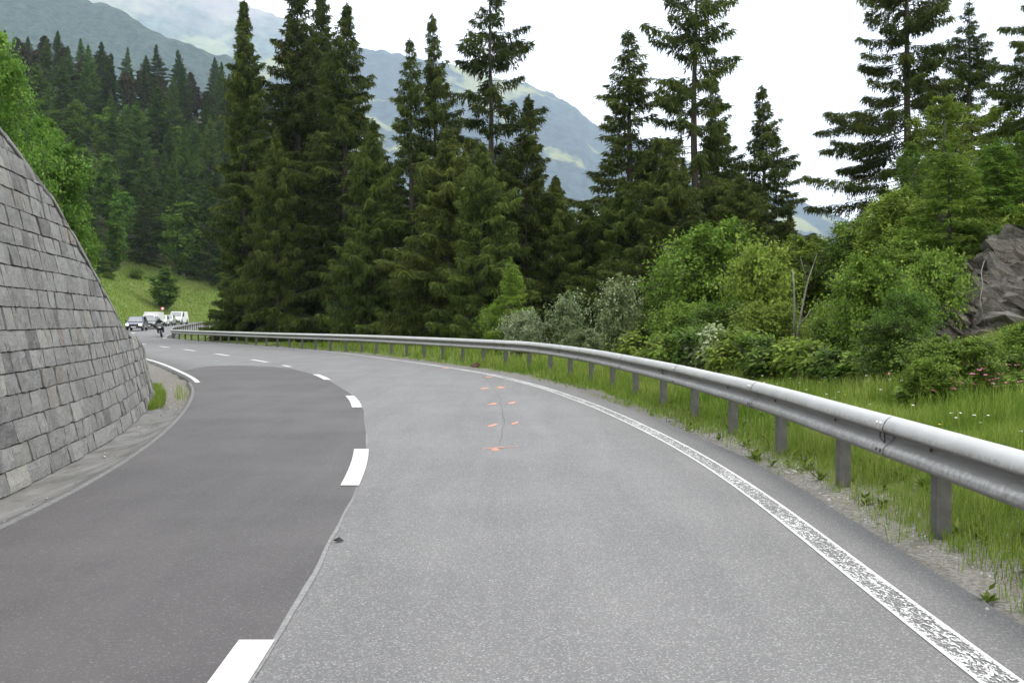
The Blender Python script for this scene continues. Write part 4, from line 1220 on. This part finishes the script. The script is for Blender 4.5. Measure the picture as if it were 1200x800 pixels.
flowers('yellow_flowers', M['flower_yellow'], x[k], y[k], rg.uniform(.2, .36, k.sum()), .016)
fx, _z = px2(1128, 470, 13.2)
x = rg.normal(fx, .38, 46); y = rg.normal(13.2, .35, 46)
flowers('pink_flowers', M['flower_pink'], x, y, rg.uniform(.2, .5, 46), .034)

# ------------------------------------------------------------------ rock outcrop
def m_rock():
    t = NT('outcrop_rock'); co = t.coord(); oi = t.n('ObjectInfo').outputs['Random']
    mp = t.n('Mapping', None, Vector=co, Rotation=(0.3, 0.5, 0.2), Scale=(1, 1, 3.5))
    n1 = t.noise(mp.outputs[0], 2.2, 7, 0.7, 0.8); n2 = t.noise(co, 14, 6, 0.75); n3 = t.noise(co, 1.1, 4)
    c = t.mix(t.rng(n1, 0.3, 0.7), (0.068, 0.062, 0.053), (0.215, 0.2, 0.175))
    c = t.mix(t.rng(n2, 0.5, 0.8, 0, 0.6), c, (0.34, 0.32, 0.285))
    c = t.mix(t.rng(n3, 0.5, 0.75, 0, 0.6), c, (0.2, 0.14, 0.09))
    cr = t.n('TexVoronoi', {'feature': 'DISTANCE_TO_EDGE'}, Vector=t.n('VectorMath', {'operation': 'ADD'}, _0=mp.outputs[0], _1=t.n('TexNoise', None, Vector=co, Scale=3.0).outputs['Color']).outputs[0], Scale=2.6).outputs['Distance']
    c = t.mix(t.rng(cr, 0.06, 0.0, 0, 0.8), c, (0.03, 0.027, 0.022))
    c = t.mix(t.rng(t.noise(co, 3.2, 5, .7), .56, .68, 0, .7), c, (0.06, 0.075, 0.025))
    c = t.mix(t.rng(oi, 0.0, 1.0, 0, 0.35), c, (0.1, 0.088, 0.07))
    c = t.mix(t.rng(n2, 0.38, 0.2, 0, 0.7), c, (0.05, 0.05, 0.045))
    return t.done(t.bsdf(Base_Color=c, Roughness=0.9, Normal=t.bump(t.math('ADD', n1, t.math('MULTIPLY', n2, .5)), 1.0, 0.08)))
M['rock'] = m_rock()
RY = 20.5
rx0, _ = px2(1160, 0, RY)
rock = empty('rock_outcrop', (rx0, RY, 1.4), 0, 'jagged grey rock outcrop jutting from the bank at the right edge', 'rock')
rr = random.Random(12)
def boulder(sx, sy, sz, seed, n=15):
    r = random.Random(seed); bm = bmesh.new()
    for _ in range(n):
        v = Vector((r.gauss(0, 1), r.gauss(0, 1), r.gauss(0, 1))).normalized() * r.uniform(.8, 1.1)
        v = Vector((max(-.78, min(.78, v.x)), max(-.78, min(.78, v.y)), max(-.72, min(.72, v.z))))
        bm.verts.new((v.x * sx, v.y * sy, v.z * sz))
    bmesh.ops.convex_hull(bm, input=bm.verts)
    bm.verts.ensure_lookup_table()
    for v in [v for v in bm.verts if not v.link_faces]: bm.verts.remove(v)
    bmesh.ops.triangulate(bm, faces=bm.faces)
    bmesh.ops.subdivide_edges(bm, edges=bm.edges, cuts=1, fractal=1.1, along_normal=.35, use_grid_fill=True, seed=seed)
    bmesh.ops.triangulate(bm, faces=bm.faces)
    me = bpy.data.meshes.new('rock'); bm.to_mesh(me); bm.free(); me.materials.append(M['rock']); return me
def rock_top(px): return np.interp(px, [1085, 1105, 1135, 1160, 1180, 1200, 1240, 1300], [352, 326, 306, 310, 294, 276, 255, 245])
for i in range(84):
    px = rr.uniform(1104, 1290)
    tp = float(rock_top(px)); f = (i * .618 + rr.uniform(-.1, .1)) % 1.0
    py = 408 - (408 - tp - 10) * f
    Y = RY - .72 + 1.75 * f + rr.uniform(-.16, .14)
    x, z = px2(px, py, Y)
    s = rr.uniform(.32, .66) * (1.45 if px > 1165 else .8)
    o = link('rock', boulder(s * rr.uniform(1.0, 1.6), s * rr.uniform(.6, .85), s * rr.uniform(.45, .8), 100 + i), rock)
    o.location = (x - rx0, Y - RY, z - 1.4)
    o.rotation_euler = (rr.uniform(-.55, -.25), .5 + rr.uniform(-.16, .16), rr.uniform(-.35, .35))
for i in range(70):                 # smaller broken pieces in front of the blocks
    px = rr.uniform(1098, 1260); tp = float(rock_top(px)); f = rr.random()
    py = 406 - (406 - tp - 6) * f
    x, z = px2(px, py, RY - 1.12 + 1.75 * f + rr.uniform(-.15, .1)); s = rr.uniform(.12, .3)
    o = link('rock', boulder(s * rr.uniform(1.0, 1.9), s, s * rr.uniform(.35, .8), 400 + i), rock)
    o.location = (x - rx0, RY - 1.12 + 1.75 * f - RY, z - 1.4)
    o.rotation_euler = (rr.uniform(-.6, .1), .5 + rr.uniform(-.3, .3), rr.uniform(-.5, .5))
# solid mass behind the blocks
mb = MB(); cols = []
pxs = np.linspace(1096, 1310, 20)
for i, px in enumerate(pxs):
    tp = float(rock_top(px)) + 8
    for j, f in enumerate(np.linspace(0, 1, 9)):
        py = 412 - (412 - tp) * f
        Y = RY - .45 + 1.75 * f + (fbm(np.array([px * .06]), np.array([f * 5.]), 71)[0] - .5) * .9
        x, z = px2(px, py, Y); mb.v.append((x - rx0, Y - RY, z - 1.4))
    x, z = px2(px, tp, RY + 3.4); mb.v.append((x - rx0, 3.4, z - 1.4)); x, z = px2(px, 430, RY + 3.4); mb.v.append((x - rx0, 3.4, z - 1.9))
m = 11
for i in range(len(pxs) - 1):
    for j in range(m): mb.f.append((i * m + j, (i + 1) * m + j, (i + 1) * m + (j + 1) % m, i * m + (j + 1) % m))
mb.f += [tuple(range(m - 1, -1, -1)), tuple((len(pxs) - 1) * m + j for j in range(m))]
mb.build('rock_face', M['rock'], rock)
# hanging pale root and grass tuft
def rpt(px, py, Y=RY - 1.05):
    x, z = px2(px, py, Y); return (x - rx0, Y - RY, z - 1.4)
MB().tube([rpt(1153, 305, RY + .3), rpt(1149, 318, RY - .45), rpt(1151, 334, RY - .8), rpt(1148, 352, RY - 1.05), rpt(1154, 378, RY - 1.35)], [.008, .009, .008, .007, .004], 5).build('root', M['dead_wood'], rock, smooth=True)
Vs = []; Qs = []; Ts = []; TN = []; base = 0
n = 1500
px_ = rg.uniform(1110, 1260, n); f_ = rg.random(n)
tp_ = rock_top(px_)
Yb = RY + .75 + f_ * 1.6
xg = (px_ - 600) / F * Yb; zg = EYE + (375 - tp_ - 2) / F * Yb - .05
emit(xg, Yb, zg, rg.uniform(.12, .4, n), np.full(n, .006), np.clip(rg.normal(.5, .25, n), 0, 1), .9)
me = np_mesh('rock_grass', np.concatenate(Vs), quads=np.concatenate(Qs), tris=np.concatenate(Ts), mat=M['grass_dry'], attrs={'tint': np.concatenate(TN)})
tag(link('rock_grass', me), kind='stuff')

# ------------------------------------------------------------------ vehicles waiting in the other lane
M['tyre'] = simple('tyre_rubber', (0.02, 0.02, 0.02), 0.8)
M['rim'] = simple('wheel_rim', (0.4, 0.4, 0.42), 0.35, 0.8)
M['glass'] = simple('car_glass', (0.03, 0.035, 0.04), 0.05, 0.0, coat=1.0)
M['glass'].node_tree.nodes['Principled BSDF'].inputs['IOR'].default_value = 2.6
M['trim'] = simple('black_trim', (0.02, 0.02, 0.022), 0.5)
M['plate'] = simple('plate_white', (0.75, 0.75, 0.72), 0.5)
M['lamp'] = simple('headlamp_glass', (0.75, 0.76, 0.78), 0.1, 0.2, coat=1.0)
t = NT('lit_headlamp')
M['lamp_lit'] = t.done(t.n('Emission', None, Color=(1.0, 0.97, 0.9), Strength=3.0))
M['white_car'] = simple('white_car_paint', (0.72, 0.72, 0.71), 0.3, coat=0.6)
M['blue_car'] = simple('dark_blue_car_paint', (0.018, 0.026, 0.075), 0.22, 0.3, coat=1.0)
M['black_car'] = simple('black_car_paint', (0.015, 0.016, 0.018), 0.22, 0.2, coat=1.0)
M['silver_car'] = simple('silver_car_paint', (0.5, 0.51, 0.52), 0.3, 0.6, coat=0.8)
def wheel(parent, x, y, r, w):
    o = MB().lathe([(-w / 2, r * .7), (-w / 2, r * .93), (-w / 4, r), (w / 4, r), (w / 2, r * .93), (w / 2, r * .7)], 'x', n=20).build('tyre', M['tyre'], None, smooth=True)
    o.name = 'wheel'; o.parent = parent; o.location = (x, y, r)
    sx = 1 if x > 0 else -1
    MB().lathe([(sx * (w / 2 - .05), r * .69), (sx * (w / 2 - .015), r * .66), (sx * (w / 2 - .04), r * .4), (sx * (w / 2 + .004), r * .16)], 'x', n=20).build('rim', M['rim'], o)
def vehicle(name, label, cat, px, Y, heading, Lg, W, H, paint, bonnet=1.05, belt=.98, rake=.75, rear=.4, box=None, lit=False, group='vehicles queueing on the far bend', bump='trim'):
    x = (px - 600) / F * Y
    e = empty(name, (x, Y, float(zroad(Y)) + .012), heading, label, cat, group)
    f0, b0 = -Lg / 2, Lg / 2
    hw = W / 2
    pb = M[paint]
    cabl = b0 if box is None else f0 + bonnet + rake + 1.1
    nose = belt - .18
    body = MB().prism([(f0 + .06, .3), (f0, .55), (f0 + .06, nose - .06), (f0 + .22, nose), (f0 + bonnet, belt), (cabl - .06, belt + .02), (cabl, .6), (cabl - .05, .3)], -hw, hw).build('body', pb, e, bevel=.07, seg=3)
    # cabin
    y0, y1 = f0 + bonnet - .12, cabl - .04
    yt0, yt1 = y0 + rake, y1 - rear
    tw = hw - .2 if H < 1.9 else hw - .13
    zb, ztp = belt - .03, H
    A = [(-hw + .03, y0, zb), (hw - .03, y0, zb), (hw - .03, y1, zb), (-hw + .03, y1, zb)]
    B = [(-tw, yt0, ztp), (tw, yt0, ztp), (tw, yt1, ztp), (-tw, yt1, ztp)]
    MB().add(A + B, [(3, 2, 1, 0), (4, 5, 6, 7), (0, 1, 5, 4), (1, 2, 6, 5), (2, 3, 7, 6), (3, 0, 4, 7)]).build('cabin', pb, e, bevel=.06, seg=3)
    def pane(nm, a, b, c, d, u0, u1, v0, v1, out):
        a, b, c, d = map(Vector, (a, b, c, d))
        q = []
        for u, v in ((u0, v0), (u1, v0), (u1, v1), (u0, v1)):
            q.append((a.lerp(b, u)).lerp(d.lerp(c, u), v))
        n = (q[1] - q[0]).cross(q[3] - q[0]).normalized()
        if n.dot(Vector(out)) < 0: n = -n
        vs = [p + n * .012 for p in q] + [p - n * .03 for p in q]
        MB().add(vs, [(0, 1, 2, 3), (7, 6, 5, 4), (0, 4, 5, 1), (1, 5, 6, 2), (2, 6, 7, 3), (3, 7, 4, 0)]).build(nm, M['glass'], e)
    pane('windscreen', A[0], A[1], B[1], B[0], .07, .93, .1, .9, (0, -1, .3))
    van = H > 1.75 and box is None
    for sd_, (a, b, c, d) in ((1, (A[1], A[2], B[2], B[1])), (-1, (A[0], A[3], B[3], B[0]))):
        for u0, u1 in (((.06, .34),) if (van or box) else ((.1, .46), (.5, .88))):
            pane('side_window', a, b, c, d, u0, u1, .12, .88, (sd_, 0, .2))
    if box is None: pane('rear_window', A[3], A[2], B[2], B[3], .12, .88, .3, .88, (0, 1, .2))
    MB().box((0, f0 - .02, .42), (W - .08, .16, .26)).build('bumper', M[bump] if bump in M else pb, e, bevel=.04)
    MB().box((0, f0 - .0, .64), (W * .5, .06, .13)).build('grille', M['trim'], e, bevel=.01)
    MB().box((0, f0 - .112, .42), (.52, .02, .12)).build('number_plate', M['plate'], e)
    for sd_ in (-1, 1):
        MB().box((sd_ * (hw - .22), f0 + .03, .68), (.34, .14, .17)).build('headlight', M['lamp_lit' if lit else 'lamp'], e, bevel=.03)
        mr = MB().box((sd_ * (hw + .11), y0 + .32, belt + .1), (.2, .1, .15)).build('wing_mirror', pb if paint != 'white_car' else M['trim'], e, bevel=.02)
    r = .33 if H < 1.9 else .35
    for sd_ in (-1, 1):
        for yy in (f0 + .85, b0 - .85):
            wheel(e, sd_ * (hw - .1), yy, r, .22)
            MB().lathe([(sd_ * (hw + .002), r + .07), (sd_ * (hw - .12), r + .07)], 'x', (0, yy, r), 18).build('wheel_arch', M['trim'], e)
    if box is not None:
        MB().box((0, (cabl + b0) / 2 + .05, .55 + box / 2), (W + .12, b0 - cabl, box)).build('cargo_box', M['white_car'], e, bevel=.03)
        MB().box((0, (cabl + b0) / 2, .48), (W - .3, b0 - cabl + .5, .16)).build('chassis', M['trim'], e)
    return e
HD = lambda Y: -math.atan(float(slope(lambda q: (XC(q) + XL(q)) / 2, Y)))
vehicle('parked_car', 'dark blue car with lit headlights at the head of the queue on the bend', 'car', 160.5, 113, HD(113), 4.4, 1.86, 1.62, 'blue_car', 1.1, 1.0, .8, .5, lit=True)
vehicle('parked_car', 'black car second in the queue, right behind the dark blue car', 'car', 177, 121, HD(121), 4.3, 1.8, 1.5, 'black_car', 1.1, .95)
vehicle('box_van', 'white box van standing tall behind the black car', 'van', 177.5, 128, HD(128) * .6, 5.2, 1.8, 1.72, 'white_car', .9, 1.05, .6, .1, box=1.5)
vehicle('parked_car', 'white car squeezed in behind the motorcycle rider in the queue', 'car', 189.5, 138, HD(138), 4.2, 1.76, 1.52, 'white_car', 1.05, .95)
vehicle('parked_car', 'silver car between the white car and the white panel van', 'car', 197, 144, HD(144), 4.2, 1.76, 1.5, 'silver_car', 1.05, .95)
vehicle('panel_van', 'white panel van with dark bumper at the far end of the queue', 'van', 209, 152, HD(152), 4.6, 1.95, 1.95, 'white_car', .95, 1.12, .75, .1)

# motorcycle and rider
my = 88.0
mx = float(XR(my)) - .35
hd = -math.atan(float(slope(XR, my)))
mc = empty('motorcycle', (mx, my, float(zroad(my)) + .005), hd, 'black motorcycle leaning through the bend beside the guard rail end', 'motorcycle')
mc.rotation_euler = (0, R(-9), hd)
for yy in (-.72, .72):
    o = MB().lathe([(-.07, .22), (-.07, .28), (-.03, .32), (.03, .32), (.07, .28), (.07, .22)], 'x', n=20).build('wheel', M['tyre'], mc, smooth=True); o.location = (0, yy, .32)
    MB().lathe([(-.03, .21), (.03, .21)], 'x', n=16).build('rim', M['rim'], o)
MB().tube([(-.09, -.72, .32), (-.09, -.52, .95)], .022, 6).tube([(.09, -.72, .32), (.09, -.52, .95)], .022, 6).build('fork', M['rim'], mc)
MB().box((0, -.02, .52), (.34, .5, .34)).build('engine', M['trim'], mc, bevel=.06)
MB().prism([(-.42, .78), (-.38, 1.0), (-.1, 1.03), (.12, .84), (.1, .74)], -.15, .15).build('fuel_tank', M['black_car'], mc, bevel=.06, seg=3)
MB().prism([(.1, .82), (.2, .86), (.75, .93), (.85, .9), (.7, .8), (.1, .74)], -.14, .14).build('seat', M['trim'], mc, bevel=.03)
MB().prism([(-.82, .78), (-.74, 1.02), (-.55, 1.26), (-.42, 1.0), (-.45, .6), (-.6, .55)], -.2, .2).build('fairing', M['black_car'], mc, bevel=.05)
MB().box((0, -.82, .86), (.22, .05, .13)).build('headlight', M['lamp'], mc, bevel=.02)
MB().tube([(-.38, -.4, 1.08), (-.2, -.5, 1.04), (.2, -.5, 1.04), (.38, -.4, 1.08)], .017, 6).build('handlebar', M['trim'], mc)
MB().tube([(.16, .1, .4), (.19, .5, .42), (.2, .85, .55)], [.03, .05, .055], 8).build('exhaust', M['rim'], mc)
MB().prism([(.7, .9), (.95, .98), (1.0, .93), (.8, .82)], -.08, .08).build('tail', M['black_car'], mc, bevel=.02)
def person_rider(parent_loc, rot):
    p = empty('person', parent_loc, 0, 'motorcycle rider in dark clothing and helmet, hands on the handlebar', 'person')
    p.rotation_euler = rot
    joints = {'pelvis': (0, .3, .98, .15), 'belly': (0, .2, 1.16, .145), 'chest': (0, .05, 1.36, .165), 'neck': (0, -.04, 1.52, .065), 'head': (0, -.08, 1.62, .085)}
    vs = []; rad = []; ed = []
    def add(c, r, prev=None):
        vs.append(c); rad.append(r)
        if prev is not None: ed.append((prev, len(vs) - 1))
        return len(vs) - 1
    a = add((0, .3, .98), .15); b = add((0, .2, 1.17), .145, a); c = add((0, .05, 1.36), .165, b); d = add((0, -.04, 1.5), .065, c); add((0, -.09, 1.64), .09, d)
    for s in (-1, 1):
        h = add((s * .12, .25, .95), .1, a); k = add((s * .26, -.18, .8), .075, h); an = add((s * .24, .12, .42), .055, k); add((s * .24, -.1, .36), .045, an)
        sh = add((s * .2, .02, 1.42), .075, c); el = add((s * .36, -.16, 1.2), .055, sh); wr = add((s * .36, -.36, 1.1), .036, el); hnd = add((s * .35, -.42, 1.095), .036, wr)
    me = bpy.data.meshes.new('body'); me.from_pydata(vs, ed, [])
    me.materials.append(M['leather'])
    o = link('body', me, p)
    sk = o.modifiers.new('skin', 'SKIN'); sk.use_smooth_shade = True
    for i, r in enumerate(rad): me.skin_vertices[0].data[i].radius = (r, r)
    me.skin_vertices[0].data[0].use_root = True
    su = o.modifiers.new('sub', 'SUBSURF'); su.levels = 1; su.render_levels = 2
    for s in (-1, 1):     # gloved fingers closed round the grip
        for f in range(4):
            fx = s * (.30 + .024 * f)
            MB().tube([(fx, -.40, 1.118), (fx, -.44, 1.115), (fx, -.455, 1.09), (fx, -.43, 1.07)], [.011, .011, .01, .008], 6).build('finger', M['leather'], p, smooth=True)
        MB().tube([(s * .3, -.39, 1.09), (s * .285, -.42, 1.065), (s * .3, -.44, 1.055)], [.013, .012, .009], 6).build('thumb', M['leather'], p, smooth=True)
    MB().lathe([(1.52, .06), (1.54, .115), (1.62, .145), (1.71, .13), (1.76, .08), (1.78, .01)], 'z', (0, -.09, 0), 18).build('helmet', M['helmet'], p, smooth=True)
    MB().prism([(-.225, 1.6), (-.238, 1.64), (-.215, 1.70), (-.18, 1.70), (-.18, 1.6)], -.09, .09).build('visor', M['glass'], p, bevel=.01)
M['leather'] = simple('dark_riding_suit', (0.025, 0.025, 0.028), 0.55)
M['helmet'] = simple('grey_helmet', (0.3, 0.3, 0.31), 0.25, coat=0.8)
person_rider((mx, my, float(zroad(my)) + .005), (0, R(-9), hd))

# round road sign on its post
t = NT('sign_face')
sp_ = t.n('SeparateXYZ', None, _0=t.coord()); rad_ = t.math('SQRT', t.math('ADD', t.math('POWER', sp_.outputs[0], 2.0), t.math('POWER', sp_.outputs[2], 2.0)))
M['sign'] = t.done(t.bsdf(Base_Color=t.mix(t.rng(rad_, .215, .225), (0.75, 0.74, 0.72), (0.55, 0.02, 0.03)), Roughness=0.4))
SY = 156.0; sx_, sz_ = px2(190.8, 361.5, SY)
sg = empty('road_sign', (sx_, SY, tz(sx_, SY)), 0, 'round red-rimmed white road sign on a post behind the queue', 'sign')
o = MB().lathe([(-.012, .31), (.012, .31)], 'y', n=28).build('sign_face', M['sign'], sg); o.location = (0, -.05, sz_ - sg.location.z)
MB().tube([(0, 0, -.2), (0, 0, sz_ - sg.location.z + .3)], .03, 8).build('post', M['post'], sg)

# bits lying on the road
def lump(name, px, py, s, col, label, cat, seed):
    x, y = P2(px, py); r = random.Random(seed)
    e = bmesh.new()
    for _ in range(22): e.verts.new((r.gauss(0, .5) * s, r.gauss(0, .3) * s, abs(r.gauss(0, .28)) * s))
    bmesh.ops.convex_hull(e, input=e.verts)
    for v in [v for v in e.verts if not v.link_faces]: e.verts.remove(v)
    me = bpy.data.meshes.new(name); e.to_mesh(me); e.free(); me.materials.append(simple(name + '_mat', col, .9, var=.5, scale=30))
    o = link(name, me); o.location = (x, y, .006); tag(o, label, cat)
lump('debris_lump', 557, 430, .24, (0.07, 0.03, 0.022), 'small reddish-brown lump of debris beside the white edge line', 'debris', 1)
lump('debris_scrap', 397, 636, .03, (0.035, 0.035, 0.035), 'small dark scrap lying on the seam between the two asphalts', 'debris', 2)

# ------------------------------------------------------------------ mountains
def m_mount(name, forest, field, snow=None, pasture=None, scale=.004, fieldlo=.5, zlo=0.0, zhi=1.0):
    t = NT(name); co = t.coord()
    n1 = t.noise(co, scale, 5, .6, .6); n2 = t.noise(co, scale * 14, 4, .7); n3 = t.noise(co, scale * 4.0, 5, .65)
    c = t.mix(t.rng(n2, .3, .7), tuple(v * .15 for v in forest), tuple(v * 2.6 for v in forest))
    h = t.attr('high')
    if field:
        f = t.math('MULTIPLY', t.rng(n1, fieldlo, fieldlo + .04), t.rng(n3, .36, .42))
        c = t.mix(f, c, t.mix(t.rng(n3, .4, .7), field, tuple(v * 1.5 for v in field)))
    if pasture: c = t.mix(t.rng(t.math('ADD', h, t.rng(n3, .2, .8, -.12, .12)), zlo, zhi), c, pasture)
    if snow: c = t.mix(t.math('MULTIPLY', t.rng(n3, .56, .6), t.rng(h, zhi - .05, zhi + .1)), c, snow)
    return t.done(t.bsdf(Base_Color=c, Roughness=.95, Specular_IOR_Level=.05))
def mountain(label_name, ridge, D, depth, rough, mat, seed, base=-60, jag=14.0):
    """ridge in sight-line terms, built at its own distance with slopes down both sides"""
    r = np.array(ridge, float)
    pxs = np.linspace(r[0, 0], r[-1, 0], 460)
    top = np.interp(pxs, r[:, 0], r[:, 1])
    prof = np.concatenate([np.linspace(-1, 0, 46), np.linspace(0, .6, 12)[1:]])
    X = (pxs - 600) / F * D
    Zt = EYE + (375 - top) / F * D
    XX, PP = np.meshgrid(X, prof)
    Yg = D + PP * depth
    fall = np.where(PP < 0, (1 + PP) ** 1.15, (1 - PP / .6 * .8))
    Zr = np.repeat(Zt[None], len(prof), 0)
    n = fbm(XX / (depth * .33), Yg / (depth * .33), seed, 6, True) - .55
    Zg = base + (Zr - base) * fall + n * rough * (np.clip(abs(PP) * 3.5, .10, 1)) * np.clip(fall * 1.6, 0, 1)
    Zg = Zg + (fbm(XX / jag / 2.2, Yg / jag / 2.2, seed + 5, 2) - .5) * jag * 2.2
    XX = XX * (1 + PP * depth / D * .6)
    H_, W_ = XX.shape; i = np.arange(H_ * W_).reshape(H_, W_)
    q = np.stack([i[:-1, :-1], i[:-1, 1:], i[1:, 1:], i[1:, :-1]], -1).reshape(-1, 4)
    hi = (Zg - base) / (Zt.max() - base)
    me = np_mesh('mountain', np.stack([XX.ravel(), Yg.ravel(), Zg.ravel()], 1), quads=q, mat=mat, attrs={'high': hi.ravel()}, smooth=True)
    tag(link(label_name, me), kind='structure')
mountain('mountain', [(-500, -260), (-200, -150), (0, -52), (60, -22), (105, 0), (140, 16), (169, 30), (200, 43), (236, 59), (270, 74), (330, 110), (420, 190), (520, 300), (560, 345)], 2900, 1400, 140,
         m_mount('near_mountain_forest', (0.022, 0.038, 0.024), None, scale=.0042), 11, jag=20.0)
mountain('mountain', [(-350, -120), (-100, -90), (60, -70), (180, -50), (262, -4), (290, 8), (330, 24), (380, 40), (430, 75), (520, 150), (600, 240), (640, 300)], 7500, 3500, 480,
         m_mount('pale_mountain_slopes', (0.06, 0.085, 0.06), (0.2, 0.22, 0.11), (0.8, 0.8, 0.82), (0.34, 0.28, 0.26), .0009, .5, .62, .8), 23)
mountain('mountain', [(150, 130), (250, 95), (330, 66), (400, 56), (412, 57), (450, 62), (487, 70), (525, 77), (560, 87), (600, 97), (625, 102), (650, 114), (675, 128), (692, 146), (740, 166), (800, 186), (860, 212), (930, 234),
                      (1000, 262), (1100, 292), (1300, 330)], 6000, 3000, 200, m_mount('ridge_forest_meadows', (0.022, 0.036, 0.034), (0.19, 0.2, 0.08), None, None, .0013, .535), 37)
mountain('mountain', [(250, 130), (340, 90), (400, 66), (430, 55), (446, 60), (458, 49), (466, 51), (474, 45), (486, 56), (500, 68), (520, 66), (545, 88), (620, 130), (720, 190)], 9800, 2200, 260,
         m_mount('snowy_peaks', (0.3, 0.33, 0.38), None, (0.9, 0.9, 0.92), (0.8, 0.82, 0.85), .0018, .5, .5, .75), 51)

# ------------------------------------------------------------------ air
hz = MB().box((0, 5600, 1530), (22000, 12400, 3200)).build('haze', None)
t = NT('haze_air')
vol = t.n('VolumePrincipled', None, Color=(0.66, 0.8, 1.0), Density=0.00009, Anisotropy=0.1)
t.set(t.out.inputs['Volume'], vol)
hz.data.materials.append(t.m)
tag(hz, kind='stuff')
